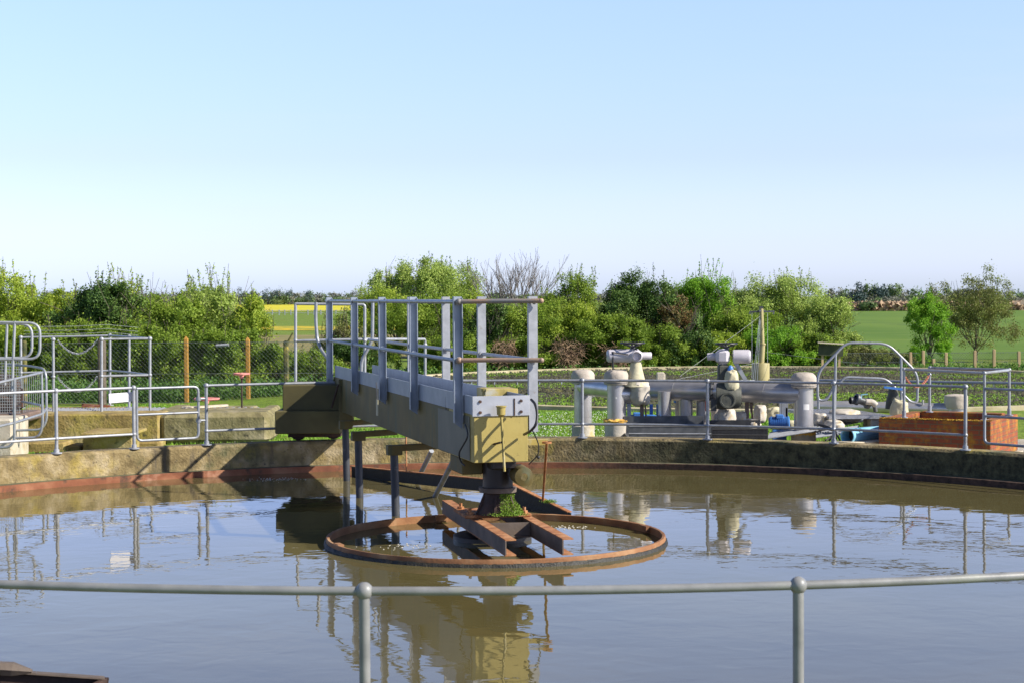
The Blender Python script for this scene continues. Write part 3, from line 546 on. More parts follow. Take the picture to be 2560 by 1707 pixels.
for s_ in (.05, BW-.06):
    for z in (zTB+.02, zTT-.04): MB().lathe([(.0, .012), (.013, .0118), (.013, 0)], B(-.012, s_, z), 6, -e, smooth=False).build('end_bolt', rustd, t)
b = MB(); bbox(b, -.018, -.0125, BW-.12, BW-.11, zTB-.008, zTT-.02); b.build('joint_strip', rustd, t)
# posts: channels
zR, zMr = 2.063, 1.593
def cpost(tt, s_, opening, z0, z1=2.105, m_=galv_b):
    b = MB(); w, dpt, th = .074, .045, .006; o = 1 if opening > 0 else -1      # web on the far side when it opens to the front
    tw = tt+(dpt/2-th/2)*o
    bot = [B(tw-th/2, s_-w/2, z0), B(tw+th/2, s_-w/2, z0), B(tw+th/2, s_+w/2, z0-.05 if s_ < 0 else z0), B(tw-th/2, s_+w/2, z0-.05 if s_ < 0 else z0)]
    top_ = [Vector((q.x, q.y, z1)) for q in bot]; b.prism(bot, top_)
    for sg in (-1, 1): bbox(b, tt-dpt/2+(0 if o > 0 else th+.0005), tt+dpt/2-(th+.0005 if o > 0 else 0), s_+sg*(w/2-th/2)-th/2, s_+sg*(w/2-th/2)+th/2, z0+(.0 if sg < 0 else -.0), z1-(.012 if sg > 0 else 0))
    b.lathe([(.0, .0), (.028, .001), (.028, .012), (.0, .013)], B(tt-dpt/2-.001, s_, zMr), 10, -e)
    return b.build('post', m_, t)
TL = (.326, 2.12, 3.67, 5.33, 7.10)
for k, tt in enumerate(TL): cpost(tt, -.05, 1, 1.085-.0*k)
for k, tt in enumerate((0.03, 1.747, 3.21, 4.93, 6.65)): cpost(tt, BW+.05, -1, 1.02, m_=galv_w)  # right row takes the paler steel for its sunlit look
for tt in TL:                                           # brackets behind the posts
    bbox(MB(), tt+.05, tt+.13, -.02, -.0065, zTB-.09, zTT-.02).build('post_bracket', darkst, t)
so_ = -.02
for nm, z, r in (('top_rail', zR, .0165), ('mid_rail', zMr, .0165)):
    b = MB(); b.tube(arc([B(7.35, so_-.03, z), B(.38, so_-.06, z), B(.30, so_-.04, z)], .05), r, 12); b.build(nm, galv_b if nm == 'mid_rail' else galv, t)
    b = MB(); b.tube(arc([B(7.35, BW+.02, z), B(.0, BW+.07, z)], .05), r, 12); b.build(nm, galv_w, t)
    p5 = B(.28, -.05, z); p6 = B(-.055, BW+.10, z+.004)
    b = MB(); b.tube([p5, p5.lerp(p6, .5)+V3(0, 0, .002), p6], r*1.12, 12); b.ball(p5, .027, 10, 8); b.ball(p6, .022, 10, 8); b.build('end_rail', rustrail, t)
# bent stanchions at the far end
for side, pts in ((0, [(790, 756, 20.9), (789, 800, 20.9), (793, 850, 20.9), (803, 875, 20.8), (822, 898, 20.7), (826, 930, 20.7)]), (1, [(932, 756, 21), (931, 850, 21), (918, 875, 21), (904, 900, 21), (903, 930, 21)])):
    b = MB(); b.tube(arc([P(*q) for q in pts], .12), .02, 10); b.build('bent_stanchion', galv, t)
# funnel grease pipe on the end face
b = MB(); q = B(-.11, .21, 0)
fz = lambda v: P(1258, v, 13.65).z
b.tube([V3(q.x-.012, q.y, fz(1037)), V3(q.x, q.y, fz(1105)), V3(q.x+.012, q.y, fz(1178))], .0105, 10); b.lathe([(.011, fz(1042)), (.034, fz(1036)), (.036, fz(1018)), (.043, fz(1017)), (.043, fz(1014)), (.03, fz(1015))], V3(q.x-.012, q.y, 0), 16); b.build('funnel_pipe', olive, t)
b = MB(); b.beam(B(-.11, .20, fz(1105)), B(-.001, .17, fz(1112)), .03, .012); b.lathe([(.016, -.004), (.016, .004)], B(-.11, .21, fz(1105)), 8, -e); b.build('pipe_clip', rustd, t)
b = MB(); b.tube(arc([P(1328, 998, 13.72), P(1338, 1008, 13.6), P(1344, 1035, 13.55), P(1340, 1062, 13.5), P(1326, 1077, 13.55), P(1310, 1085, 13.8)], .05), .011, 8); b.build('cable', black, t)
b = MB(); b.tube(arc([P(1330, 1072, 13.7), P(1347, 1108, 13.75), P(1347, 1135, 13.75), P(1322, 1160, 13.8)], .1), .005, 6); b.ball(P(1346, 1142, 13.75), .013); b.tube(arc([P(1163, 1060, 13.9), P(1172, 1088, 13.75), P(1146, 1132, 13.95), P(1152, 1155, 14), P(1162, 1163, 13.9)], .1), .007, 6); b.build('thin_cable', black, t)
b = MB(); c0 = B(1.2, .3, 0); b.box(V3(P(1243, 980, 14.6).x, 14.6, (P(1243, 969, 14.6).z+1.19)/2), (.285, .30, P(1243, 969, 14.6).z-1.19), l, e, UZ, .004); b.build('motor_cover', olive, t)
b = MB(); q = P(1209, 985, 14.2); b.lathe([(.012, -.03), (.012, .02), (.02, .022), (.022, .045), (.012, .05)], q, 12); b.build('knob', olive, t)
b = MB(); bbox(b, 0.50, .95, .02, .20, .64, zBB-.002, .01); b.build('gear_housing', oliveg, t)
b = MB(); bbox(b, .25, .95, .21, BW-.03, .70, zBB-.002, .01); b.build('bearing_housing', MATS['greased_bearing'], t)
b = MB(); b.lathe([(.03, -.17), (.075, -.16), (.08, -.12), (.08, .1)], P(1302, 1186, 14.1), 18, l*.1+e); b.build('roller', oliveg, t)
b = MB(); b.beam(B(.35, BW+.0, P(1350, 1111, 13.9).z), B(.30, BW+.25, P(1350, 1111, 13.9).z), .10, .045); b.build('side_bracket', olive, t)
# drop pipes on arms under the beam
for (u, v0, vb, D, ue, ve) in ((863.5, 1071, 1203, 19.1, 932, 1060), (895.5, 1100, 1247, 17.47, 985, 1083), (985.5, 1136, 1291, 16.0, 1110, 1118)):
    p0, p1 = P(u, v0, D), P(u, vb, D); p1.z = WATER-.06; p1.x = p0.x+.012
    b = MB(); b.tube([p0, p1], .038, 16); pp = b.build('drop_pipe', mat('dull_black_pipe', [(.3, (.025, .028, .035)), (.7, (.06, .063, .07))], 4, .5, 0, .001, 30, stain=((.3, .27, .22), 6, .6, .8)) if 'dull_black_pipe' not in MATS else MATS['dull_black_pipe'], t)
    b = MB(); cz = p0.z+.045; b.box(V3(p0.x, p0.y, cz), (.135, .11, .09), l, e); q = V3(P(ue, ve, D).x, D+.25, cz+.02); b.beam(V3(p0.x, p0.y+.03, cz+.015), q, .09, .055); b.build('pipe_arm', oliveg, t)
for (ua, va), (ub, vb), Dt, Db in (((1079, 1126), (1043, 1200), 18.5, 18.9), ((1141, 1136), (1084, 1247), 16.5, 17.6)):
    b = MB(); b.tube([P(ua, va, Dt), P(ub, vb, Db)], .026, 12); b.build('scum_strut', galv, t)
b = MB(); b.tube([P(1015, 1085, 18.6), P(1016, 1178, 18.6)], .009, 6); b.build('hanger_rod', rust, t)
b = MB(); b.tube([P(1367, 1104, 14.05), P(1357, 1250, 15.9)], .011, 8); b.lathe([(.04, -.008), (.04, .008)], P(1367, 1105, 14.05), 12); b.build('hanger_rod', rust, t)
b = MB(); b.box(P(943, 1018, 16.4), (.09, .006, .15), e, l, UZ); b.build('side_label', lagy, t)
b = MB(); b.tube([P(941, 955, 16.4), P(943, 999, 16.35)], .006, 5); b.tube([P(1115, 990, 14.7), P(1115, 1045, 14.7)], .006, 5); b.build('drip_rod', darkst, t)
# carriage on the wall
t = thing('bridge_carriage', 'shade-darkened olive end carriage of the bridge rolling on the tank wall', 'carriage', (P(760, 1090, 20.6).x, 20.6, ZW))
def ublock(b, u0, u1, v0, v1, D, dp, bev=.01):
    a_, b__, c_, = P(u0, v0, D), P(u1, v0, D), P(u0, v1, D); return b.box(V3((a_.x+b__.x)/2, D+dp/2, (a_.z+c_.z)/2), (b__.x-a_.x, dp, a_.z-c_.z), bev=bev)
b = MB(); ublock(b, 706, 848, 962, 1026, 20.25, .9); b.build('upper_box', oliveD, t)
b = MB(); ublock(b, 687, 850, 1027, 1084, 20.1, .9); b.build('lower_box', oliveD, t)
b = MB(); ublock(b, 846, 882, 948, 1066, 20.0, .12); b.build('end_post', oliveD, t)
b = MB(); q = P(741, 1088, 20.5); q.z = ZW+.10; b.lathe([(.03, -.06), (.095, -.055), (.10, -.05), (.10, .05), (.095, .055), (.03, .06)], V3(q.x, 20.65, q.z), 22, V3(.25, -1, 0)); q = P(825, 1088, 20.5); b.lathe([(.03, -.06), (.10, -.055), (.10, .055), (.03, .06)], V3(q.x, 20.8, ZW+.10), 22, V3(.25, -1, 0)); b.build('wheel', rustd, t)
b = MB(); ublock(b, 720, 850, 1084, 1092, 20.5, .3, 0); b.build('axle_plate', rustd, t)
b = MB(); b.tube([P(846, 960, 19.95), P(829, 1018, 20.0)], .012, 6); b.build('brace_rod', rustd, t)
# access platform rails behind the carriage
t = thing('platform_railing', 'pale tubular railing behind the far end of the bridge', 'handrail', P(739, 954, 22.2))
for (u, v0, v1, D) in ((739, 758, 956, 22.2), (912, 772, 1000, 22.2), (1063, 860, 1000, 24)):
    b = MB(); b.tube([P(u, v1, D), P(u, v0, D)], .0185, 10); b.ball(P(u, 851 if u < 1000 else 862, D), .028); b.build('post', galv_w, t)
b = MB(); b.tube(arc([P(739, 760, 22.2), P(912, 762, 22.2), P(912, 775, 22.2)], .08), .0185, 10); b.build('top_rail', galv_w, t)
b = MB(); b.tube(arc([P(739, 852, 22.2), P(912, 848, 22.2), P(1063, 848, 24), P(1063, 866, 24)], .08), .0185, 10); b.build('mid_rail', galv_w, t)
# scum boards
def board(name, label, a_, b__, h, w=.05):
    t = thing(name, label, 'scum board', (a_+b__)/2-UZ*h, 'scum boards floating behind the column')
    b = MB(); b.beam(a_-UZ*h/2, b__-UZ*h/2, .012, h); b.build('board', MATS['wet_rust_board'], t)
    b = MB(); b.beam(a_+V3(0, .02, .005), b__+V3(0, .02, .005), w, .01); b.build('top_flange', rust, t)
mat('wet_rust_board', [(.3, (.008, .007, .004)), (.6, (.018, .017, .009)), (.8, (.05, .03, .015))], 6, .6, 0, .004, 30)
board('scum_board', 'long low rusty board lying on the water behind the bridge', P(880, 1166, 19.7), P(1232, 1200, 17.3), .12)
board('scum_board', 'rusty board with moss sticking out to the right behind the column', P(1275, 1208, 16.7), P(1424, 1281, 15.9), .22)
V, Fq = leaves(np.array([tuple(P(1362, 1252, 16.05)+V3(random.gauss(.04, .035), -.01+random.gauss(0, .012), .0+random.gauss(0, .008))) for k in range(420)]), .012)
tag(fastmesh('moss_clump', V, Fq, LF['moss'], loc=P(1362, 1255, 16.05)), 'small moss tuft on the rusty scum board right of the column', 'moss')
for cx_f, cy_f, n_, sp, lab in ((rc.x+.62, rc.y+.85, 60, .06, 'small patch of pale foam bubbles inside the ring at the back'), (rc.x-.75, rc.y-.25, 30, .10, 'few pale bubbles floating inside the ring at left'), (P(650, 1215, 18).x, 19.3, 90, .10, 'pale foam caught by the tank wall left of the drop pipes')):
    p = np.stack([cx_f+NR.normal(size=n_)*sp*1.6, cy_f+NR.normal(size=n_)*sp, np.full(n_, WATER+.001)], 1); sz = NR.uniform(.003, .010, n_)
    oc_ = np.array([(1, 0, 0), (.5, .87, 0), (-.5, .87, 0), (-1, 0, 0), (-.5, -.87, 0), (.5, -.87, 0), (0, 0, .6)]); V = (oc_[None]*sz[:, None, None]+p[:, None, :]).reshape(-1, 3)
    ff = np.array([(k, (k+1) % 6, 6) for k in range(6)]); tag(fastmesh('foam', V, (ff[None]+np.arange(n_)[:, None, None]*7).reshape(-1, 3), mat('pale_foam', [(.3, (.5, .46, .36)), (.7, (.66, .63, .54))], 9, .5) if 'pale_foam' not in MATS else MATS['pale_foam'], loc=(cx_f, cy_f, WATER)), lab, 'foam', kind='stuff')
# corner of a rusty scum box at the bottom left
t = thing('scum_box', 'edge of a dark rusty steel box in the bottom left corner', 'box', P(120, 1707, 8.2))
b = MB(); a0 = P(-160, 1664, 8.1); a1 = P(264, 1693, 8.3); b.beam(a0-UZ*.12, a1-UZ*.12, .02, .24); b.beam(a1-UZ*.12, a1+V3(-.25, -1.2, -.12), .02, .24); b.build('side_plate', rustd, t)
b = MB(); b.tube([P(-160, 1660, 8.05), P(32, 1671, 8.1), P(80, 1677, 8.1)], [.03, .035, .01], 6, smooth=False); b.beam(a0+V3(0, -.02, .004), a1+V3(0, -.02, .004), .05, .008); b.build('torn_edge', MATS['beam_web_rust'], t)
# ================================================================== left side: chambers, railings, valves
t = thing('concrete_chamber', 'long lichened concrete chamber with a steel grating top at left', 'chamber', (P(220, 1100, 25.8).x, 26, 0))
def slab(b, u0, u1, D, dp, z0, z1, bev=.02): 
    x0, x1 = P(u0, 1000, D).x, P(u1, 1000, D).x; return b.box(V3((x0+x1)/2, D+dp/2, (z0+z1)/2), (x1-x0, dp, z1-z0), bev=bev)
b = MB(); slab(b, 30, 396, 24.9, .78, 0, ZW+.04); slab(b, 30, 60, 25.69, 1.7, 0, ZW-.003); slab(b, 372, 396, 25.69, 1.7, 0, ZW-.003); slab(b, 61, 371, 27.1, .28, 0, ZW-.004); b.build('wall', conc, t)
b = MB(); slab(b, 62, 370, 25.69, 1.4, ZW-.045, ZW-.01, 0)
for k in range(26): 
    x0 = P(64+k*12, 1000, 25.7).x; b.box((x0, 26.4, ZW-.004), (.02, 1.36, .012))
b.build('grating', grating, t)
b = MB(); b.beam(P(205, 1012, 27.2), P(275, 1016, 27.2), .05, .05); b.build('edge_angle', rustp, t)
t = thing('concrete_chamber', 'rounded-corner concrete chamber with two valve wheels, left of the bridge', 'chamber', (P(535, 1100, 25.9).x, 26.5, 0))
b = MB(); slab(b, 398, 672, 24.95, 1.15, 0, ZW+.05, .07); slab(b, 398, 440, 26.11, 1.3, 0, ZW+.02, .03); slab(b, 640, 672, 26.11, 1.3, 0, ZW+.005, .03); slab(b, 441, 639, 27.1, .3, 0, ZW, .02); b.build('wall', mat('brown_lichened_concrete', [(.28, (.12, .10, .045)), (.5, (.22, .19, .085)), (.75, (.38, .32, .20))], 4, .9, 0, .012, 30, stain=[((.06, .055, .03), 7, .54, .68)]), t)
b = MB(); slab(b, 441, 639, 26.11, .95, ZW-.06, ZW-.02, 0)
for k in range(12): b.box((P(446+k*16, 1000, 26.1).x, 26.6, ZW-.012), (.03, .95, .012))
b.build('grating', grating, t)
b = MB(); b.beam(P(455, 1023, 26.0)+UZ*.02, P(568, 1015, 26.4)+UZ*.02, .09, .03); b.beam(P(455, 1018, 26.6), P(530, 1014, 26.7), .05, .03); b.build('loose_plank', plank, t)
b = MB(); slab(b, 206, 328, 23.7, .5, 0, .24, .01); hb = tag(b.build('hatch_box', conc, loc=(P(267, 1100, 24.3).x, 24.5, 0)), 'low concrete box with an overhanging lid before the long chamber', 'box')
b = MB(); slab(b, 200, 332, 23.5, .9, .245, .285, .008); b.build('lid', conc, hb)
for u0_, u1_, D_, h_, lb in ((42, 160, 23.6, .15, 'long low weathered kerb block in front of the left chamber'), (162, 199, 23.8, .09, 'short low kerb block left of the lidded box'), (340, 396, 24.2, .10, 'low kerb block right of the lidded box')):
    b = MB(); slab(b, u0_, u1_, D_, .5, 0, h_, .02); tag(b.build('kerb_block', conc, loc=(P((u0_+u1_)/2, 1100, D_).x, D_, 0)), lb, 'kerb', 'kerb blocks at the left chamber')
def handwheel(name, label, c_, r, stem_z, m_=pinkred, sm=rustd):
    t = thing(name, label, 'valve wheel', (c_.x, c_.y, stem_z), 'handwheels on the left chamber')
    b = MB(); n = 28; b.tube([c_+V3(r*math.cos(k*math.tau/n), r*math.sin(k*math.tau/n), 0) for k in range(n)], .016, 8, closed=True)
    for k in range(4): a = k*math.pi/2+.4; b.tube([c_+V3(0, 0, -.035), c_+V3(r*.6*math.cos(a), r*.6*math.sin(a), -.01), c_+V3(r*math.cos(a), r*math.sin(a), 0)], .010, 6)
    b.lathe([(.03, -.07), (.035, -.03), (.02, .02)], c_, 12); b.build('wheel', m_, t)
    b = MB(); b.tube([V3(c_.x, c_.y, stem_z), c_-UZ*.05], .014, 8); b.build('stem', sm, t)
handwheel('valve_handwheel', 'faded red valve wheel on a tall thin stem left of the bridge', P(604, 934, 26.3), .115, .38)
handwheel('valve_handwheel', 'lower faded red valve wheel just above the concrete chamber', P(517, 996, 26.0), .18, .38)
# platform railing with chains
def fpost_pipe(b, p0, p1, mids, r=.0195, br=.034): b.tube([p0, p1], r, 10); b.ball(p1, br, 12, 8); [b.ball(p0.lerp(p1, m_), br*.9, 10, 7) for m_ in mids]; b.lathe([(.06, 0), (.06, .012)], p0, 10); return b
t = thing('platform_railing', 'square tubular railing with two hanging chains on the left chamber', 'handrail', P(134, 1034, 25.5))
PP = {'A': (52, 843.5, 1019, 27.2), 'B': (133, 848.6, 1034, 25.5), 'C': (254, 848, 1031, 25.5), 'D': (375, 846.6, 1027, 25.7), 'E': (275, 839, 1012.6, 27.3), 'F': (323, 842, 1018, 26.7)}
TP = {}
for k, (u, v0, v1, D) in PP.items():
    b0, t0 = P(u+(1 if k in 'AB' else 0), v1, D), P(u, v0, D); TP[k] = (t0, b0.lerp(t0, .5)); fpost_pipe(MB(), b0, t0, [.5]).build('post', galv_w, t)
for i, nm in ((0, 'top_rail'), (1, 'mid_rail')):
    for a_, b_ in ('AE', 'CD'): b = MB(); b.tube([TP[a_][i], TP[b_][i]], .0165, 10); b.build(nm, galv_w, t)
    b = MB(); b.tube([TP['E'][i], TP['F'][i], TP['D'][i]], .0165, 10); b.build(nm, galv_w, t)
def chain(b, a_, c_, sag, r=.006, lk=.05):
    L_ = (c_-a_).length*1.25; n = int(L_/(lk*.78))
    pts = [a_.lerp(c_, k/n)-UZ*sag*4*(k/n)*(1-k/n) for k in range(n+1)]
    for k in range(n):
        d = (pts[k+1]-pts[k]).normalized(); s1 = d.orthogonal().normalized() if k % 2 else d.cross(d.orthogonal()).normalized(); m_ = (pts[k]+pts[k+1])/2
        b.tube([m_+d*lk*.5*math.cos(q*math.tau/8)+s1*lk*.26*math.sin(q*math.tau/8) for q in range(8)], r, 4, closed=True)
for i, sg in ((0, .21), (1, .22)):
    b = MB(); chain(b, TP['B'][i]+V3(.06, 0, 0), TP['C'][i]-V3(.06, 0, 0), sg); b.build('chain', galv_w, t)
# curved stair railings at the far left edge
def pipes(name, label, segs, m_, cat='handrail', loc=None, r=.024, grp=None):
    t = thing(name, label, cat, loc or P(*segs[0][1][0]), grp)
    for nm, pts in segs: b = MB(); b.tube(arc([P(*q) for q in pts], .14), r, 10); b.build(nm, m_, t)
    return t
pipes('looped_railing', 'high pale looped stair railing at the left edge of the photo', [
 ('rail_loop', [(-60, 805, 21.5), (100, 808, 21.5), (100, 897, 21.5), (-60, 898, 21.5)]),
 ('rail_loop', [(-60, 808, 22.3), (80, 811, 22.3), (80, 894, 22.3), (-60, 895, 22.3)]),
 ('post', [(37, 803, 21.5), (30, 976, 21.5)]), ('post', [(18, 804, 22.3), (12, 962, 22.3)])], galv_w, r=.017)
pipes('looped_railing', 'lower curved grey stair railing with rounded ends at the left edge', [
 ('post', [(36, 946, 20.9), (36, 1100, 20.9), (24, 1117, 20.9), (-60, 1120, 20.9)]),
 ('rail_loop', [(-60, 968, 20.3), (36, 947, 20.9), (104, 931, 22.2)]), ('mid_rail', [(-60, 1078, 20.3), (36, 1056, 20.9), (106, 1034, 22.2), (118, 1018, 22.6)]),
 ('post', [(104, 931, 22.2), (107, 1062, 22.2), (98, 1092, 22.2), (38, 1094, 22.2)]), ('rail_loop', [(14, 911, 23.5), (70, 914, 23.2), (115, 922, 22.8), (117, 1050, 22.8), (104, 1073, 22.8), (40, 1075, 22.8)]),
 ('mid_rail', [(56, 1003, 24), (104, 1013, 23)])], galv, r=.0165)
t = thing('caged_machine', 'brown machine behind wire mesh at the left edge', 'machine', (P(15, 1040, 24).x, 24, .3))
b = MB(); slab(b, -50, 57, 23.9, 1.0, .40, .52, .02); b.build('base_beam', brownst, t)
b = MB(); slab(b, -30, 38, 24.3, .5, .525, .86, .05); b.ball(V3(P(5, 985, 24.4).x, 24.5, .9), .2, 14, 10, (1.2, 1, .8)); b.tube([P(-30, 985, 24.2), P(20, 1000, 24.2)], .05, 10); b.build('motor_body', rustd, t)
b = MB(); x0, x1 = P(-30, 1000, 24).x, P(54, 1000, 24).x; z0, z1 = .53, P(10, 901, 24).z
for k in range(15): x_ = x0+(x1-x0)*k/14; b.tube([V3(x_, 24, z0), V3(x_, 24, z1)], .004, 4)
for k in range(19): z_ = z0+(z1-z0)*k/18; b.tube([V3(x0, 24, z_), V3(x1, 24, z_)], .004, 4)
for k in range(10): y_ = 24+k*.1; b.tube([V3(x1, y_, z0), V3(x1, y_, z0+.5)], .004, 4)
b.build('mesh_cage', wire, t)
b = MB(); slab(b, -60, 28, 22.6, .8, 0, P(10, 1047, 22.6).z, .02); tag(b.build('concrete_plinth', concp, loc=(P(0, 1100, 22.6).x, 22.9, 0)), 'buff concrete plinth at the left edge below the looped railings', 'plinth')
# left fence
def fence_left():
    t = thing('wire_fence', 'chain link fence with orange timber posts in front of the left hedge', 'fence', (P(465, 1003, 34.6).x, 34.6, 0))
    for (u, vt, D, m_, w) in ((465, 846, 34.8, ochre, .085), (619, 848, 34.8, ochre, .085), (254, 850, 34.2, bark, .15), (715, 851, 35.6, oldpost, .11), (60, 850, 34, oldpost, .1)):
        q = P(u, vt, D); b = MB(); b.box((q.x, D, q.z/2), (w, w, q.z), bev=.012 if m_ is ochre else .03)
        if m_ is ochre: b.add([q+V3(-w/2+.01, -w/2+.01, 0), q+V3(w/2-.01, -w/2+.01, 0), q+V3(w/2-.01, w/2-.01, 0), q+V3(-w/2+.01, w/2-.01, 0), q+V3(0, 0, .05)], [(0, 1, 4), (1, 2, 4), (2, 3, 4), (3, 0, 4)])
        if u == 715: b.tube([q-UZ*.1, P(732, 832, D)], [.03, .015], 6)
        b.build('fence_post', m_, t)
    x0, x1 = P(100, 900, 34.7).x, P(830, 900, 34.7).x; h = 1.22; b = MB(); D = 34.72; k = x0-h
    while k < x1:
        for sg in (1, -1):
            a0, a1 = (k, k+h) if sg > 0 else (k+h, k); z0, z1 = 0, h
            lo, hi = max(min(a0, a1), x0), min(max(a0, a1), x1)
            if hi-lo > .02:
                f = lambda x_: (x_-a0)/(a1-a0)*h
                b.tube([V3(lo, D+.004*sg, f(lo)), V3(hi, D+.004*sg, f(hi))], .0017, 3, cap=False, smooth=False)
        k += .085
    for z in (.02, .6, h): b.tube([V3(x0, D, z), V3(x1, D, z)], .005, 4)
    b.build('mesh_panel', wired, t)
    b = MB()
    for v in (815, 825, 834): b.tube([P(60, v+2, 34.6), P(180, v+1, 34.6), P(270, v-3, 34.6), P(345, v+4, 34.6)], .005, 4)
    b.build('top_wires', wire, t)
fence_left()
b = MB(); b.tube([P(540, 864, 35.5), P(572, 862, 35.5)], .035, 6); tag(b.build('plastic_bottle', galv_w, loc=P(555, 863, 35.5)), 'pale scrap caught in the hedge behind the fence', 'litter')
# ================================================================== right side: pipework
t = thing('lagged_pipework', 'silver clad pipework with capped risers standing behind the tank wall', 'pipework', (P(1800, 1090, 23).x, 23, 0))
def riser(parent, u, v_cap, D, r=.125, vb=1100, capr=.165, caph=.2, name='riser'):
    q = P(u, v_cap, D); zt = q.z; x, y = q.x, D
    b = MB(); b.lathe([(r, 0.0), (r, zt-.12)], V3(x, y, 0), 28); b.lathe([(r+.003, .42), (r+.003, .435)], V3(x, y, 0), 28); o = b.build(name, clad, parent)
    b = MB(); b.lathe([(capr-.01, zt-caph), (capr+.003, zt-caph+.015), (capr, zt-.07), (capr-.012, zt-.045), (capr*.75, zt-.012), (capr*.35, zt), (.001, zt+.002)], V3(x, y, 0), 30, jit=.004); b.build('cap', capm, parent)
    return V3(x, y, zt)
r1 = riser(t, 1457, 923, 24.3); r2 = riser(t, 1541, 923, 22.9); r3 = riser(t, 2009, 930, 22.5, .125)
for k, (q, m_, hc) in enumerate(((r1, lag, .30), (r2, lag, .46), (r3, lag, .32))):
    b = MB(); b.lathe([(.19, 0), (.18, hc*.3), (.16, hc*.6), (.165, hc*.95), (.135, hc)], V3(q.x, q.y, 0), 26, jit=.006); b.build('base_skirt', m_, t)
for q, hc in ((r2, .46), (r3, .32)):
    b = MB(); b.lathe([(.13, hc-.03), (.165, hc-.02), (.178, hc+.008), (.15, hc+.02), (.128, hc+.025)], V3(q.x, q.y, 0), 40, jit=.014); b.build('torn_foam_collar', lago, t)
zm_ = .83; A1 = V3(r3.x-.02, 22.5, P(2000, 983, 22.5).z); A0 = P(1628, 975, 23.6); 
b = MB(); b.tube([A0, A1], .132, 28)
for k in (.17, .43, .77, .9): q = A0.lerp(A1, k); d = (A1-A0).normalized()*.006; b.tube([q-d, q+d], .1345, 28)
b.build('main_pipe', clad, t)
b = MB(); b.tube([V3(r1.x, r1.y, A0.z+.02), V3(r2.x, r2.y+.35, A0.z+.02)], .115, 24); b.build('link_pipe', clad, t)
b = MB(); b.tube([V3(r2.x, r2.y, P(1580, 985, 22.9).z), P(1590, 985, 23.0)], .125, 24); b.build('stub_pipe', clad, t)
for u, r in ((1662, .092), (1716, .09), (1758, .09)):
    q = P(u, 1000, 23.3); b = MB(); b.tube([V3(q.x, 23.35, .22), V3(q.x, 23.35, A0.z)], r, 24); b.lathe([(r+.003, .47), (r+.003, .48)], V3(q.x, 23.35, 0), 24); b.build('down_pipe', clad, t)
    b = MB(); b.lathe([(r*1.12, .0), (r*1.1, .23), (r*.9, .24)], V3(q.x, 23.35, 0), 20, jit=.004); b.build('pipe_collar', lag, t)
for u, D in ((1700, 23.9), (1790, 24.1)):
    q = P(u, 1000, D); b = MB(); b.tube([V3(q.x, D, 0), V3(q.x, D, .75)], .07, 18); b.build('back_down_pipe', capm, t)
for u, v, D in ((1790, 979, 23.02), (1846, 981, 22.9)):
    q = A0.lerp(A1, (P(u, v, 23).x-A0.x)/(A1.x-A0.x)); b = MB(); d = (A1-A0).normalized(); b.lathe([(.13, -.012), (.165, -.011), (.165, .011), (.13, .012)], q, 28, d)
    for k in range(12):
        a = k*math.tau/12; w_ = d.orthogonal().normalized(); b.lathe([(.012, -.03), (.012, .03)], q+(w_*math.cos(a)+d.cross(w_)*math.sin(a))*.15, 6, d, smooth=False)
    b.build('flange', darkst, t)
stick = mat('white_sticker', [(.3, (.62, .60, .58)), (.7, (.72, .70, .68))], 20, .5)
for q_, u, v, D in ((r3, 1999, 1017, 22.37), (r2, 1532, 994, 22.77)):
    b = MB(); z = P(u, v, D).z; a0 = -1.75; R_ = .1275
    w = .038 if q_ is r3 else .012
    pts = [V3(q_.x+R_*math.cos(a0+k*w*2/R_/4), q_.y+R_*math.sin(a0+k*w*2/R_/4), 0) for k in range(5)]
    for k in range(4): b.add([pts[k]+UZ*(z-w), pts[k+1]+UZ*(z-w), pts[k+1]+UZ*(z+w), pts[k]+UZ*(z+w)], [(0, 1, 2, 3)])
    b.build('sticker', stick, t)
for q_ in (r1, r2, r3): b = MB(); b.lathe([(.168, -.005), (.171, -.004), (.171, .004), (.168, .005)], V3(q_.x, q_.y, q_.z-.17), 30); b.build('cap_strap', darkst, t)
# lagged bags and neck of the valves
def bag(name, label, u, v, D, sx, sy, sz, m_, cat='lagging', grp='cloth lagged pipe bends', parent=None, seed=0):
    q = P(u, v, D); b = MB(); seg, rg = 26, 16; vs = []
    for i in range(rg+1):
        a = math.pi*i/rg
        for k in range(seg):
            w = math.sin(a)**.55; d = Vector((w*math.cos(k*math.tau/seg), w*math.sin(k*math.tau/seg), -math.copysign(abs(math.cos(a))**.75, math.cos(a))))
            n_ = 1+.22*mnoise.noise(d*1.7+Vector((seed, 0, 0)))+.09*mnoise.noise(Vector((d.x*3, d.y*3, d.z*9))+Vector((seed, 3, 0)))-.07*math.exp(-((d.z-.25*math.sin(seed))/.09)**2)
            vs.append(q+Vector((d.x*sx, d.y*sy, d.z*sz))*n_)
    b.add(vs, [(i*seg+k, i*seg+(k+1) % seg, (i+1)*seg+(k+1) % seg, (i+1)*seg+k) for i in range(rg) for k in range(seg)], True)
    o = b.build(name, m_, parent, loc=q if parent is None else None)
    if parent is None: tag(o, label, cat, grp)
    return o
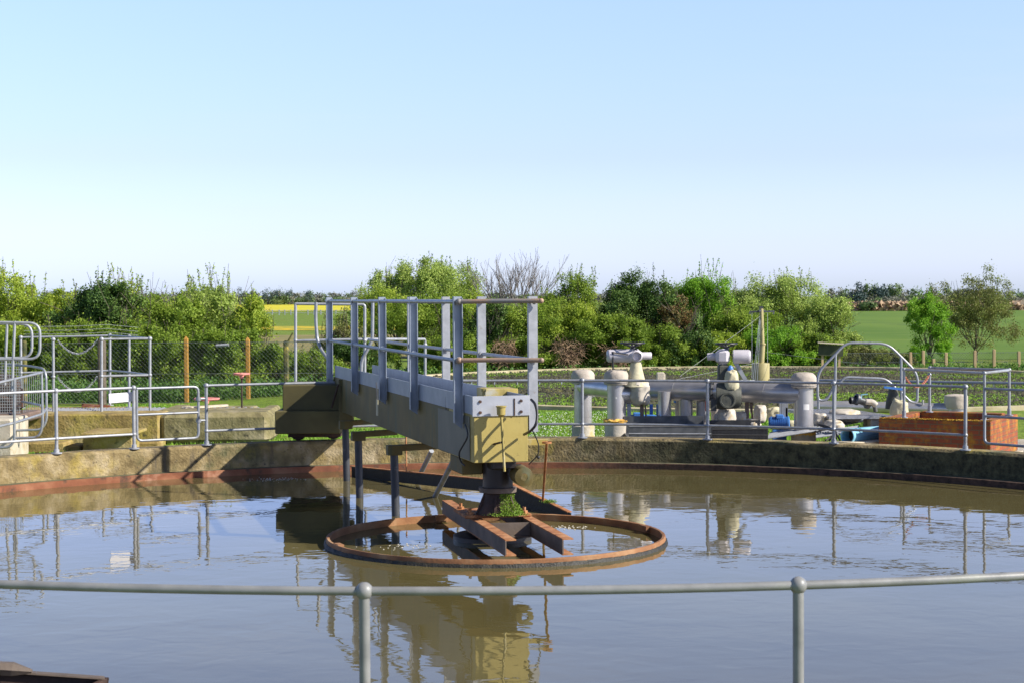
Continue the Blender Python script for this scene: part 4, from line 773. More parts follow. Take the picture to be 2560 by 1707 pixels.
def actuator(t, c_, sgn, neck_top, variant):
    """round bodied electric valve drive with a flat handwheel on top"""
    X, Y = V3(1, .12*sgn, 0).normalized(), V3(-.12*sgn, 1, 0).normalized()
    L_ = lambda a, b__, c2: c_+X*a+Y*b__+UZ*c2
    if variant == 0:
        b = MB(); b.lathe([(.02, -.33), (.065, -.325), (.082, -.31), (.085, -.30), (.085, -.08), (.09, -.07), (.09, .02)], L_(0, 0, 0), 24, X*1); b.build('motor_body', paintw, t)
        b = MB(); b.box(L_(.05, 0, -.005), (.17, .2, .2), X, Y, UZ, .05); b.lathe([(.075, 0), (.075, .04), (.06, .05)], L_(.05, -.10, 0), 20, -Y); b.build('gear_case', paintw, t)
        b = MB(); b.lathe([(.0, .26), (.045, .26), (.049, .255), (.049, .13), (.06, .12), (.06, .08)], L_(0, -.05, .0), 20, X); b.build('end_cover', paintw, t)
        b = MB(); b.tube([L_(-.26, -.095, .05), L_(-.06, -.10, .02)], .009, 6); b.tube([L_(-.26, -.07, .06), L_(-.26, -.09, -.18)], .012, 6); b.build('lever', black, t)
    else:
        b = MB(); b.box(L_(-.08, -.02, 0), (.18, .2, .2), X, Y, UZ, .045); b.build('gear_case', paintw, t)
        b = MB(); b.lathe([(.0, .285), (.07, .284), (.085, .27), (.09, .25), (.09, .06), (.07, .05)], L_(0, -.02, 0), 24, X); b.build('motor_body', paintw, t)
        b = MB(); b.lathe([(.0, .28), (.045, .28), (.048, .27), (.048, .14)], L_(0, 0, 0), 18, -X); b.build('end_cover', paintw, t)
        b = MB(); b.lathe([(.04, .287), (.04, .291)], L_(0, -.02, 0), 14, X); b.build('end_window', black, t)
    w = L_(.02 if variant == 0 else -.03, 0, .165); rw_ = .155 if variant == 0 else .135
    b = MB(); n = 30; b.tube([w+V3(rw_*math.cos(k*math.tau/n), rw_*math.sin(k*math.tau/n), 0) for k in range(n)], .012, 8, closed=True)
    for k in range(5): a = k*math.tau/5+.3; b.tube([w+V3(0, 0, -.05), w+V3(rw_*.5*math.cos(a), rw_*.5*math.sin(a), -.03), w+V3(rw_*math.cos(a), rw_*math.sin(a), 0)], .011, 6)
    b.lathe([(.03, -.10), (.035, -.05), (.02, -.02)], w, 12); b.build('handwheel', black, t)
t = thing('motorised_valve', 'left lilac-white valve drive with black handwheel above a pale lagged valve', 'valve', P(1600, 1040, 22.9), 'electric valve drives on the pipework')
c_ = P(1578, 889, 22.9); actuator(t, c_, 1, 0, 0)
b = MB(); q = P(1590, 930, 22.9); b.lathe([(.17, P(1590, 965, 22.9).z), (.12, P(1590, 950, 22.9).z), (.085, P(1590, 922, 22.9).z), (.07, P(1590, 905, 22.9).z)], V3(q.x, 22.9, 0), 24, jit=.003); b.build('lagged_neck', lagy, t)
bag('lagging_bag', '', 1598, 981, 22.9, .145, .16, .16, lag, parent=t, seed=3)
b = MB(); b.tube([P(1603, 905, 22.9), P(1603, 926, 22.9)], .012, 8); b.build('bracket_leg', darkst, t)
t = thing('motorised_valve', 'right lilac-white valve drive above a dark blackened valve body', 'valve', P(1825, 1020, 22.3), 'electric valve drives on the pipework')
c_ = P(1822, 891, 22.5); actuator(t, c_, -1, 0, 1)
b = MB(); b.box(V3(P(1808, 940, 22.5).x, 22.5, P(1808, 945, 22.5).z), (.14, .16, .36), bev=.02); b.build('valve_yoke', lagb, t)
b = MB(); b.beam(P(1838, 905, 22.5), P(1864, 950, 22.5), .05, .05); b.build('strut', galv, t)
b = MB(); b.ball(P(1826, 925, 22.4), .05, 10, 8, (.8, .6, 1.3)); b.build('blue_wrap', blue, t)
bag('lagging_bag', '', 1829, 955, 22.38, .085, .09, .16, lagy, parent=t, seed=7)
b = MB(); q = P(1822, 990, 22.45); b.lathe([(.165, -.16), (.17, -.1), (.16, .1), (.12, .16)], q, 28, V3(1, -.1, 0)); b.build('valve_body', lagb, t)
b = MB(); q = P(1819, 1000, 22.27); b.lathe([(.0, .02), (.075, .018), (.08, .03), (.10, .03), (.105, 0), (.10, -.12)], q, 26, V3(-.05, -1, .05)); b.build('end_disc', lagb, t)
b = MB(); b.box(P(1768, 1014, 22.6), (.05, .05, .13)); b.build('red_tag', redlab, t)
b = MB(); b.box(P(1784, 1012, 22.6), (.07, .05, .15)); b.build('junction_box', darkst, t)
# lower cluster
for (u, v, D, sx, sy, sz, m_, lab) in ((1817, 1046, 22.7, .115, .13, .15, lag, 'pale cloth lagged bend under the dark valve body'), (1850, 1048, 23.0, .10, .12, .11, lag, 'small pale lagged block right of the dark valve'),
        (1900, 1034, 23.4, .09, .12, .12, lag, 'rounded lagged elbow between the two right pipe supports'), (1936, 1036, 23.6, .10, .12, .10, lagy, 'mildewed lagging bag left of the tall right riser'),
        (2050, 1049, 22.9, .10, .14, .09, lag, 'pale lagging bag just right of the tall capped riser'), (2112, 1038, 23.2, .21, .2, .085, lag, 'long stained lagging bag lying right of the tall riser'),
        (1880, 1060, 22.6, .12, .12, .07, lag, 'flat pale lagging bag at the foot of the brown pipe support'), (1975, 1066, 23.2, .10, .10, .09, lagy, 'stained bag half hidden by the tall right riser'), (1795, 1055, 23.0, .06, .1, .13, lag, 'narrow pale lagged pipe left of the dark valve foot'), (2085, 1060, 22.6, .13, .15, .06, lag, 'low pale bag above the loose black cables'), (2247, 1022, 23.6, .12, .15, .13, lagy, 'stained bag under the blue-levered valve behind the brick chamber')):
    bag('lagging_bag', lab, u, v, D, sx, sy, sz, m_, seed=u)
def motor(name, label, u, v, D, r, L_):
    q = P(u, v, D); t = thing(name, label, 'motor', (q.x, D, 0), 'blue pump motors under the pipework'); X = V3(1, -.2, 0).normalized()
    b = MB(); pr = []
    n = 9
    for k in range(n): a = -L_/2+L_*k/n; pr += [(r, a), (r, a+L_/n*.5), (r*.9, a+L_/n*.52), (r*.9, a+L_/n*.98)]
    b.lathe([(.02, -L_/2-.03), (r*.8, -L_/2-.025)]+pr+[(r*1.05, L_/2), (r*1.05, L_/2+.02), (r*.5, L_/2+.03)], q, 24, X, smooth=False); b.build('motor_body', blue, t)
    b = MB(); b.box(V3(q.x, D, (q.z-r)/2), (L_*.8, r*1.4, max(.02, q.z-r))); b.build('base', blue, t)
    b = MB(); b.box(q+V3(0, -.02, r), (.1, .1, .06), bev=.01); b.build('terminal_box', blue, t)
    return t
t = motor('pump_motor', 'blue finned pump motor right of the yellow collared riser', 1592, 1052, 23.3, .09, .16)
motor('pump_motor', 'blue finned pump motor partly hidden left of the tall right riser', 1948, 1056, 22.9, .085, .22)
t = thing('pump_casing', 'dark blue round pump casing with upright lugs beside the silver down pipes', 'pump', P(1628, 1088, 23.3))
b = MB(); q = P(1626, 1060, 23.3); b.lathe([(.04, -.10), (.12, -.09), (.135, -.05), (.135, .05), (.12, .09), (.04, .10)], q, 26, V3(1, -.5, 0)); b.build('casing', blue, t)
for du in (0, 17): MB().box(P(1628+du, 1025, 23.4), (.045, .03, .17)).build('lug', blue, t)
b = MB(); b.box(P(1690, 1001, 23.9), (.07, .08, .06), bev=.01); tag(b.build('blue_box', blue, loc=P(1690, 1001, 23.9)), 'small blue box glimpsed between the first two silver down pipes', 'box')
b = MB(); q = P(1651, 942, 25); b.box(q, (.11, .12, .14), bev=.01); b.box(q+V3(.065, -.02, 0), (.02, .06, .08)); b.tube([q-UZ*.05, V3(q.x, 25, 0)], .02, 8); tag(b.build('control_box', concp, loc=(q.x, 25, 0)), 'small grey control box standing above the main pipe', 'box')
# supports
for k, (segs, lab) in enumerate((([(1604, 1000, 1606, 1062, .05), (1611, 1000, 1618, 1062, .02)], 'brown steel pipe support beside the pale lagged valve'), ([(1867, 1003, 1868, 1062, .05), (1874, 1003, 1886, 1062, .025), (1880, 1003, 1880, 1040, .015)], 'brown steel pipe support right of the dark valve'),
        ([(1951, 1008, 1951, 1062, .025), (1961, 1008, 1961, 1030, .09), (1966, 1030, 1966, 1062, .025)], 'grey steel pipe hanger left of the tall right riser'), ([(1572, 1005, 1574, 1062, .05)], 'narrow grey steel post left of the blue pump motor'))):
    b = MB(); D = 22.95
    for (ua, va, ub, vb, w) in segs: b.beam(P(ua, va-12, D), P(ub, vb+20, D), w, .04, V3(0, 1, 0))
    q = P(segs[0][2], segs[0][3]+20, D); tag(b.build('pipe_support', (brownst, brownst, galv, galv)[k], loc=q), lab, 'pipe support', 'steel supports under the main pipe')
def trough(name, label, u0, u1, v0, v1, D, dp, m_, ribs=0, cat='cable tray'):
    a_, b__ = P(u0, v0, D), P(u1, v1, D); t = thing(name, label, cat, V3((a_.x+b__.x)/2, D, b__.z))
    b = MB(); b.box(V3((a_.x+b__.x)/2, D+dp/2, b__.z+.02), (b__.x-a_.x, dp, .02)); b.box(V3((a_.x+b__.x)/2, D, (a_.z+b__.z)/2), (b__.x-a_.x, .02, a_.z-b__.z)); b.box(V3((a_.x+b__.x)/2, D+dp, (a_.z+b__.z)/2+.04), (b__.x-a_.x, .02, a_.z-b__.z+.05))
    for k in range(ribs): x_ = a_.x+(b__.x-a_.x)*(k+.5)/ribs; b.box(V3(x_, D-.012, (a_.z+b__.z)/2), (.01, .008, (a_.z-b__.z)*.8))
    b.build('tray', m_, t)
    b = MB(); b.tube([V3(a_.x, D-.01, a_.z), V3(b__.x, D-.01, a_.z)], .012, 6); b.tube([V3(a_.x, D-.012, (a_.z+b__.z)/2), V3(b__.x, D-.012, (a_.z+b__.z)/2-.01)], .009, 6); b.build('edge_tube', galv if ribs == 0 else black, t)
trough('steel_trough', 'dark steel trough along the tank wall under the silver down pipes', 1572, 1778, 1064, 1100, 21.9, .9, darkst)
trough('cable_tray', 'black ribbed cable tray along the tank wall before the dark valve', 1780, 1920, 1072, 1098, 21.8, .7, black, 40)
t = thing('corrugated_sheets', 'loose pale corrugated sheets lying round the tall right riser', 'sheets', P(2050, 1095, 22.2))
def corr(b, p0, p1, p2, n=14):                         # corrugated strip spanned by p0->p1 (length) and p0->p2 (across the ribs)
    U, V_ = p1-p0, p2-p0; N_ = U.cross(V_).normalized(); m_ = n*4; vs = []
    for k in range(m_+1):
        o = N_*.012*math.sin(k*math.pi/2); q = p0+V_*(k/m_)+o; vs += [q, q+U]
    vs += [q-N_*.006 for q in vs[:2*(m_+1)]]; o = 2*(m_+1)
    fs = [(2*k, 2*k+1, 2*k+3, 2*k+2) for k in range(m_)]+[(o+2*k+2, o+2*k+3, o+2*k+1, o+2*k) for k in range(m_)]
    return b.add(vs, fs)
for (p0, p1, p2) in ((P(2040, 1075, 22.0), P(2158, 1052, 23.4), P(2048, 1058, 23.4)), (P(1918, 1095, 21.9), P(2040, 1076, 22.1), P(1925, 1080, 22.7)), (P(2040, 1092, 21.7), P(2150, 1078, 22.0), P(2040, 1076, 22.4))):
    corr(MB(), p0, p1, p2, 6).build('sheet', galv_w, t)
b = MB()
for k in range(5): b.tube(arc([P(2045+k*6, 1060+k*3, 22.2), P(2075+k*5, 1066+k*3, 22), P(2092-k*3, 1085+k, 21.8), P(2100-k*9, 1100, 21.7)], .15), .012, 6)
tag(b.build('loose_cables', black, loc=P(2080, 1100, 21.9)), 'tangle of black cables between the tall riser and the blue pipe', 'cables')
# grating walkway and pier
t = thing('grating_walkway', 'flat steel grating walkway on a concrete pier left of the brick chamber', 'walkway', P(2190, 1075, 22.6))
b = MB(); x0, x1 = P(2062, 1030, 23.0).x, P(2244, 1035, 22.6).x; zt = .50
for k in range(34): x_ = x0+(x1-x0)*k/33; b.beam(V3(x_-.35, 24.2, zt), V3(x_, 22.7, zt), .012, .035)
for y_ in (22.7, 23.2, 23.7, 24.2): b.beam(V3(x0-(y_-22.7)*.23, y_, zt+.001), V3(x1-(y_-22.7)*.23, y_, zt+.001), .02, .037)
b.build('grating', grating, t)
b = MB(); slab(b, 2177, 2221, 22.75, .5, 0, zt-.03, .01); slab(b, 2222, 2240, 22.7, .55, 0, zt-.031, .01); b.build('pier', concp, t)
b = MB()
for k in range(9): b.beam(P(2150, 1046+k*3.4, 23), P(2180, 1045+k*3.4, 23), .02, .006)
b.build('louvre', darkst, t)
# blue pipe
t = thing('blue_pipe', 'short faded blue pipe with an open rusty end lying by the brick chamber', 'pipe', P(2160, 1105, 21.9))
a_, b_ = P(2118, 1089, 21.6), P(2222, 1080, 22.5); d = (b_-a_).normalized(); b = MB()
b.lathe([(.082, .55), (.084, 0), (.09, -.003), (.096, 0), (.098, .02), (.096, .03), (.096, (b_-a_).length)], a_, 30, d); b.build('shell', ltblue, t)
b = MB(); b.lathe([(.083, .2), (.001, .21)], a_, 24, d); b.build('dark_inside', black, t)
b = MB(); b.beam(P(2105, 1106, 21.5), P(2222, 1101, 22.0), .3, .03); tag(b.build('timber_plank', plank, loc=P(2160, 1106, 21.7)), 'pale timber plank under the blue pipe', 'plank')
# back pipe with cap at right
t = thing('capped_pipe', 'low silver pipe ending in a pale capped drum behind the brick chamber', 'pipe', P(2390, 1060, 26.2))
b = MB(); b.tube([P(2030, 1014, 26.5), P(2280, 1019, 26.3), P(2392, 1022, 26.2)], .085, 22); b.lathe([(.092, -.02), (.092, .02)], P(2290, 1019, 26.3), 20, V3(1, 0, 0)); b.tube([P(2307, 1010, 26.2), P(2307, 999, 26.2)], .015, 8); b.build('pipe', clad, t)
q = P(2390, 985, 26.2); b = MB(); b.lathe([(.15, q.z-.45), (.15, q.z-.2)], V3(q.x, 26.2, 0), 24); b.build('drum', clad, t)
b = MB(); b.lathe([(.172, q.z-.21), (.178, q.z-.19), (.176, q.z-.02), (.12, q.z), (.001, q.z+.005)], V3(q.x, 26.2, 0), 26, jit=.003); b.build('cap', capm, t)
t = thing('lever_valve', 'dark valve with a long blue lever behind the brick chamber', 'valve', P(2235, 1030, 24))
b = MB(); q = P(2233, 1003, 24); b.lathe([(.11, -.1), (.10, 0), (.07, .12), (.06, .19)], q, 18); b.build('valve_body', lagb, t)
b = MB(); b.beam(P(2210, 967, 23.9), P(2262, 973, 23.9), .05, .03); b.build('lever', blue, t)
t = thing('bare_valve', 'unlagged grey valve with a small turquoise lever on the grating walkway', 'valve', P(2160, 1025, 23.8))
b = MB(); b.lathe([(.05, -.12), (.08, -.11), (.08, -.07), (.05, -.06), (.055, .06), (.08, .07), (.08, .11), (.05, .12)], P(2156, 1002, 23.8), 18, V3(1, .3, -.35)); b.lathe([(.05, -.07), (.05, .07)], P(2137, 1000, 23.8), 16, V3(1, .3, 0)); b.tube(arc([P(2160, 1003, 23.8), P(2186, 1010, 23.8), P(2189, 1028, 23.8)], .05), .03, 10); b.build('valve_body', darkst, t)
b = MB(); b.tube([P(2152, 1000, 23.75), P(2153, 987, 23.75)], .01, 6); b.beam(P(2152, 986, 23.75), P(2169, 984, 23.75), .02, .01); b.build('lever', ltblue, t)
b = MB(); b.tube(arc([P(2190, 1012, 23.7), P(2182, 1004, 23.7), P(2165, 1003, 23.7)], .05), .04, 12); b.build('wrap', lag, t)
# brick chamber
brick = bpy.data.materials.new('lichened_red_brick'); brick.use_nodes = True; N = brick.node_tree.nodes; L = brick.node_tree.links; pb = N['Principled BSDF']; pb.inputs['Roughness'].default_value = .9
tc = N.new('ShaderNodeTexCoord'); bt = N.new('ShaderNodeTexBrick'); L.new(tc.outputs['UV'], bt.inputs[0])
bt.inputs['Color1'].default_value = (.30, .065, .022, 1); bt.inputs['Color2'].default_value = (.20, .05, .02, 1); bt.inputs['Mortar'].default_value = (.16, .10, .05, 1)
bt.inputs['Scale'].default_value = 1; bt.inputs['Brick Width'].default_value = .17; bt.inputs['Row Height'].default_value = .058; bt.inputs['Mortar Size'].default_value = .006
n1 = N.new('ShaderNodeTexNoise'); n1.inputs['Scale'].default_value = 5; n1.inputs['Detail'].default_value = 8; n1.inputs['Roughness'].default_value = .7; L.new(tc.outputs['Object'], n1.inputs[0])
mr = N.new('ShaderNodeMapRange'); mr.inputs[1].default_value = .48; mr.inputs[2].default_value = .66; L.new(n1.outputs[0], mr.inputs[0])
mc = N.new('ShaderNodeMix'); mc.data_type = 'RGBA'; L.new(mr.outputs[0], mc.inputs[0]); L.new(bt.outputs[0], mc.inputs[6]); mc.inputs[7].default_value = (.42, .19, .012, 1); L.new(mc.outputs[2], pb.inputs['Base Color'])
bp = N.new('ShaderNodeBump'); bp.inputs['Distance'].default_value = .006; bp.invert = True; L.new(bt.outputs['Fac'], bp.inputs['Height']); L.new(bp.outputs[0], pb.inputs['Normal'])
def bricks(b, name, parent):
    o = b.build(name, brick, parent); me = o.data; uv = me.uv_layers.new(name='UVMap')
    for p in me.polygons:
        for li in p.loop_indices:
            co = me.vertices[me.loops[li].vertex_index].co; n_ = p.normal
            if abs(n_.z) > .6: uv.data[li].uv = (co.dot(cx_), co.dot(cy_))
            elif abs(n_.dot(cy_)) > abs(n_.dot(cx_)): uv.data[li].uv = (co.dot(cx_), co.z)
            else: uv.data[li].uv = (co.dot(cy_), co.z)
    return o
cx_ = V3(math.cos(R(-28)), math.sin(R(-28)), 0); cy_ = V3(-cx_.y, cx_.x, 0); K = V3(5.78, 20.85, 0); ZK = .57
t = thing('brick_chamber', 'open-topped red brick chamber crusted with orange lichen at right', 'chamber', K+cx_*-.65)
def kb(b, a0, a1, b0, b1, z0, z1, bev=.008): return b.box(K+cx_*(a0+a1)/2+cy_*(b0+b1)/2+UZ*(z0+z1)/2, (a1-a0, b1-b0, z1-z0), cx_, cy_, UZ, bev)
CLn, CDp, wt = 1.38, 1.55, .16
b = MB(); kb(b, -CLn, 0, 0, wt, .10, ZK); bricks(b, 'front_wall', t)
b = MB(); kb(b, -wt, 0, wt+.001, CDp, .10, ZK-.002); bricks(b, 'side_wall', t)
b = MB(); kb(b, -CLn, -CLn+wt, wt+.001, CDp, .10, ZK-.002); bricks(b, 'side_wall', t)
b = MB(); kb(b, -CLn+wt+.001, -wt-.001, CDp-wt, CDp, .10, ZK+.01); bricks(b, 'back_wall', t)
b = MB(); kb(b, -CLn-.05, .06, -.06, CDp+.05, 0, .098); b.build('plinth', concp, t)
lich = leaves(np.array([tuple(K+cx_*random.uniform(-CLn, 0)+cy_*random.choice((random.uniform(0, wt), random.uniform(0, .03)))+UZ*(ZK+.004+abs(random.gauss(0, .004)))) for k in range(1800)]), .02, np.tile([0, 0, 1.], (1800, 1)), .4)
fastmesh('lichen_crust', *lich, mat('orange_lichen', [(.05, (.30, .15, .01)), (.5, (.46, .27, .02)), (.95, (.55, .38, .06))], 4, .95, island=True), t)
t = thing('chamber_railing', 'grey pipe railing with a red chain standing on the brick chamber', 'handrail', P(2260, 1044, 22), None)
Q = {'a': (2260, 923, 1046, 21.6), 'b': (2324, 936, 1032, 22.6), 'c': (2461, 932, 1052, 21.1), 'd': (2523, 924, 1036, 21.9), 'b2': (2325, 919, 919, 22.6)}
q3 = {}
for k, (u, v0, v1, D) in Q.items():
    b0, t0 = P(u, v1, D), P(u, v0, D); q3[k] = t0
    if k != 'b2': b0.z = ZK; b = MB(); b.tube([b0, t0], .018, 10); b.lathe([(.05, 0), (.05, .012), (.026, .014), (.026, .09), (.018, .092)], b0, 14); b.ball(t0, .026, 10, 8); b.build('post', galv, t)
b = MB(); b.tube([q3['a'], q3['c'], q3['d'], q3['b2']], .018, 10); b.ball(q3['c'], .027); b.ball(q3['d'], .027); b.ball(q3['b2'], .027); b.build('top_rail', galv, t)
b = MB(); chain(b, P(2262, 940, 21.6), P(2322, 938, 22.5), .14, .006, .045); b.build('chain', mat('rusty_red_chain', [(.3, (.30, .09, .05)), (.7, (.42, .16, .10))], 10, .8), t)
# arched ladder guard
DG = 24.2
pipes('ladder_guard', 'grey tubular guard with a tall arched top behind the pipework', [
 ('post', [(2089, 885, DG), (2087, 1060, DG)]), ('post', [(2253, 892, DG), (2253, 1062, DG)]),
 ('arch_rail', [(2089, 885, DG), (2115, 857, DG), (2219, 859, DG), (2253, 892, DG), (2295, 934, DG), (2293, 1006, DG), (2276, 1004, DG), (2253, 980, DG)]),
 ('side_loop', [(2089, 885, DG), (2044, 930, DG), (2044, 1000, DG), (2066, 1000, DG), (2087, 965, DG)]),
 ('inner_arch', [(2095, 962, DG-.3), (2112, 942, DG-.3), (2214, 946, DG-.3), (2238, 968, DG-.3)]), ('stub_leg', [(2046, 990, DG), (2046, 1040, DG)])], galv, r=.0185)
# dark board shelter
t = thing('dark_board', 'dark weathered board on posts in front of the right end of the hedge', 'board', P(2077, 925, 46.3))
b = MB(); q0, q1 = P(2046, 862, 46.4), P(2108, 866, 46.4); b.beam(q0-UZ*.12, q1-UZ*.12, .05, .30); b.build('panel', mat('dark_weathered_board', [(.3, (.03, .04, .02)), (.7, (.08, .09, .045))], 4, .9), t)
b = MB(); b.beam(P(2044, 857, 46.3)+UZ*.01, P(2109, 861, 46.3)+UZ*.01, .12, .03); b.build('cap_strip', plank, t)
for u in (2056, 2098): MB().box(V3(P(u, 900, 46.45).x, 46.45, .36), (.06, .06, .72)).build('leg', fpost, t)
# right fence
t = thing('post_fence', 'pale timber posts with fine wire mesh beyond the filter bed', 'fence', (P(2300, 925, 47.6).x, 47.6, .1))
for u, v in ((2056, 885), (2276, 880), (2308, 876), (2334, 897), (2365, 881), (2437, 876), (2485, 873), (2547, 878), (2620, 874), (2000, 890), (1940, 890)):
    q = P(u, v, 47.6); w = .075; b = MB(); b.box((q.x, 47.6, q.z/2), (w, w, q.z), bev=.01); b.build('fence_post', fpost, t)
b = MB(); x0, x1 = P(1900, 900, 47.6).x, P(2640, 900, 47.6).x; D = 47.65; h = P(2300, 882, 47.6).z
k = x0-h
while k < x1:
    for sg in (1, -1):
        a0, a1 = (k, k+h) if sg > 0 else (k+h, k); lo, hi = max(min(a0, a1), x0), min(max(a0, a1), x1)
        if hi-lo > .02:
            f = lambda x_: (x_-a0)/(a1-a0)*h
            b.tube([V3(lo, D+.004*sg, f(lo)), V3(hi, D+.004*sg, f(hi))], .003, 3, cap=False, smooth=False)
    k += .075
for z in (h*.5, h): b.tube([V3(x0, D, z), V3(x1, D, z)], .006, 4)
b.build('mesh_panel', wired, t)
# ================================================================== vegetation
GL, GR_ = 'hedge bushes behind the left fence', 'hedge bushes beyond the filter bed'
def bush(label, u, v, w, D, leaf, g=None, **k): return plant('hedge_bush', label, 'bush', u, v, w, D, leaf, group=g, **k)
bush('tall pale green leafy bush with many upright shoots at the left edge', -10, 676, 250, 40.5, 'yellow_green', GL, n=9000, shoots=30, shoot_h=.45)
bush('loose yellow-green bush second from the left edge', 125, 722, 190, 40, 'yellow_green', GL, n=6500, shoots=14)
bush('dark rounded bush with pale shoots standing above it', 268, 700, 200, 38.5, 'dark', GL, n=9000, shoots=6)
bush('thin pale leafed bush rising behind the dark rounded bush', 285, 690, 190, 40.5, 'yellow_green', GL, n=2600, shoots=34, shoot_h=.42, squash=.5)
bush('green hedge bush right of the dark rounded one', 385, 728, 190, 40, 'mid', GL, n=5500, shoots=12)
bush('mid green hedge bush in the middle of the left hedge', 440, 740, 190, 38.6, 'mid', GL, n=7000, shoots=10)
bush('yellow-green willowy bush with a feathery top left of the meadow gap', 545, 700, 190, 41, 'pale', GL, n=6500, shoots=34, shoot_h=.5)
bush('rounded green bush at the right end of the left hedge', 618, 752, 150, 38.3, 'yellow_green', GL, n=6500, shoots=8)
bush('broad yellow-green bush behind the willowy one', 500, 728, 240, 42, 'yellow_green', GL, n=6000, shoots=12)
bush('thin brown-leafed bush behind the left fence beside the corner post', 200, 750, 190, 41, 'mid', GL, n=6000, shoots=12)
for i, (u, v, w, lf, lab) in enumerate(((10, 790, 230, 'yellow_green', 'low bright bush behind the looped railings'), (110, 812, 190, 'mid', 'low green bush behind the wire fence left of the chains'), (215, 805, 190, 'mid', 'low green bush behind the hanging chains'),
        (320, 800, 170, 'mid', 'low green bush behind the right end of the railing'), (410, 805, 170, 'mid', 'low leafy bush left of the first orange post'), (510, 812, 180, 'mid', 'low leafy bush between the two orange posts'),
        (595, 822, 150, 'mid', 'low leafy bush behind the tall red valve wheel'), (680, 862, 120, 'mid', 'low scrubby bush beside the ivy-clad post'), (780, 872, 150, 'mid', 'low scrub behind the left posts of the bridge'))):
    bush(lab, u, v, w, 37.2, lf, GL, n=4600, shoots=5, shoot_h=.3, lsz=.07)
# middle
bush('brown budding bush in the gap behind the bridge posts', 858, 808, 130, 44, 'brown', GR_, n=4000, shoots=18, shoot_h=.5)
bush('dark ivy-leafed bush behind the middle of the bridge railing', 870, 850, 150, 42, 'dark', GR_, n=4500, shoots=5)
plant('willow_tree', 'broad pale willow tree with a billowing top behind the bridge', 'tree', 1095, 644, 215, 60, 'pale', n=12000, shoots=45, shoot_h=.35, group='pale willows behind the bridge', lsz=.085, crown_from=.2)
plant('willow_tree', 'lower pale willow tree left of the broad one', 'tree', 992, 668, 150, 60, 'pale', n=7000, shoots=26, shoot_h=.35, group='pale willows behind the bridge', lsz=.085, crown_from=.2)
bush('yellow-green hedge bush below the pale willows', 960, 722, 190, 50, 'yellow_green', GR_, n=7500, shoots=14)
bush('bright hedge bush behind the middle bridge posts', 1075, 735, 210, 49, 'mid', GR_, n=8000, shoots=12)
bush('thin hedge bush right below the bare tree', 1185, 728, 150, 50, 'yellow_green', GR_, n=5500, shoots=16)
bush('dark ivy-covered stump bush behind the end of the bridge', 1228, 752, 105, 47.8, 'dark', GR_, n=6000, shoots=3)
bush('yellow-green bush right of the bridge end', 1330, 752, 190, 48.6, 'mid', GR_, n=8000, shoots=12)
bush('twiggy bush with an uneven pointed top right of the bare tree', 1443, 688, 150, 50, 'mid', GR_, n=5200, shoots=26, shoot_h=.45)
bush('green bush beneath the twiggy pointed one', 1440, 762, 190, 48.5, 'yellow_green', GR_, n=5500, shoots=10)
bush('big dark rounded ivy bush in the right hedge', 1618, 684, 205, 49, 'dark', GR_, n=13000, shoots=14, shoot_h=.4)
bush('patch of reddish ivy on the right flank of the dark bush', 1692, 728, 100, 48.3, 'red', GR_, n=4500, shoots=0)
bush('green bush left below the dark rounded ivy bush', 1530, 782, 180, 48, 'mid', GR_, n=7000, shoots=6)
bush('tall bright green bush with spiky top right of the dark one', 1765, 676, 150, 50, 'bright', GR_, n=9500, shoots=34, shoot_h=.45)
bush('soft yellow-green bush between the bright bush and the willow', 1850, 720, 150, 51.5, 'pale', GR_, n=5500, shoots=18)
bush('wide yellow-green willow bush with drooping top at the right of the hedge', 1958, 690, 230, 51, 'pale', GR_, n=12000, shoots=40, shoot_h=.35)
bush('rounded willow bush at the right end of the hedge', 2075, 742, 150, 50.5, 'pale', GR_, n=8500, shoots=16, shoot_h=.3)
bush('green thicket behind the yellow mast', 1885, 775, 200, 49, 'mid', GR_, n=8500, shoots=10)
for (u, v, w, lf, lab) in ((1130, 830, 170, 'mid', 'low dark green bush behind the bridge mid rail'), (1320, 838, 150, 'mid', 'low tangle of green right of the bridge end'), (1640, 812, 180, 'mid', 'low green bush between the two valve drives'), (1730, 830, 150, 'dark', 'low dark bush behind the right valve drive'),
        (1820, 828, 150, 'yellow_green', 'low yellow-green bush behind the right valve wheel'), (1950, 812, 170, 'bright', 'bright low bush right of the yellow mast'), (2040, 835, 130, 'mid', 'low bush behind the dark board'),
        (1990, 868, 90, 'dark', 'small dark evergreen shrub at the foot of the hedge right of the mast')):
    bush(lab, u, v, w, 47.6, lf, GR_, n=5200, shoots=4, shoot_h=.3, lsz=.07)
for (u, v, w, lf, lab) in ((2165, 868, 130, 'brown', 'low brown and yellow hedge seen through the arched guard'), (2235, 885, 100, 'brown', 'low brown hedge at the right of the arched guard')):
    bush(lab, u, v, w, 48.2, lf, GR_, n=3800, shoots=6, shoot_h=.2, lsz=.07, twig=False)
plant('field_tree', 'slender bright green young tree before the green field', 'tree', 2325, 738, 105, 50, 'bright', n=6500, shoots=14, shoot_h=.3, crown_from=.12, squash=.4)
plant('field_tree', 'brown-green budding tree with visible limbs at the right', 'tree', 2440, 712, 215, 54, 'brown', n=5800, shoots=26, shoot_h=.35, sparse=.5, crown_from=.2, lsz=.07)
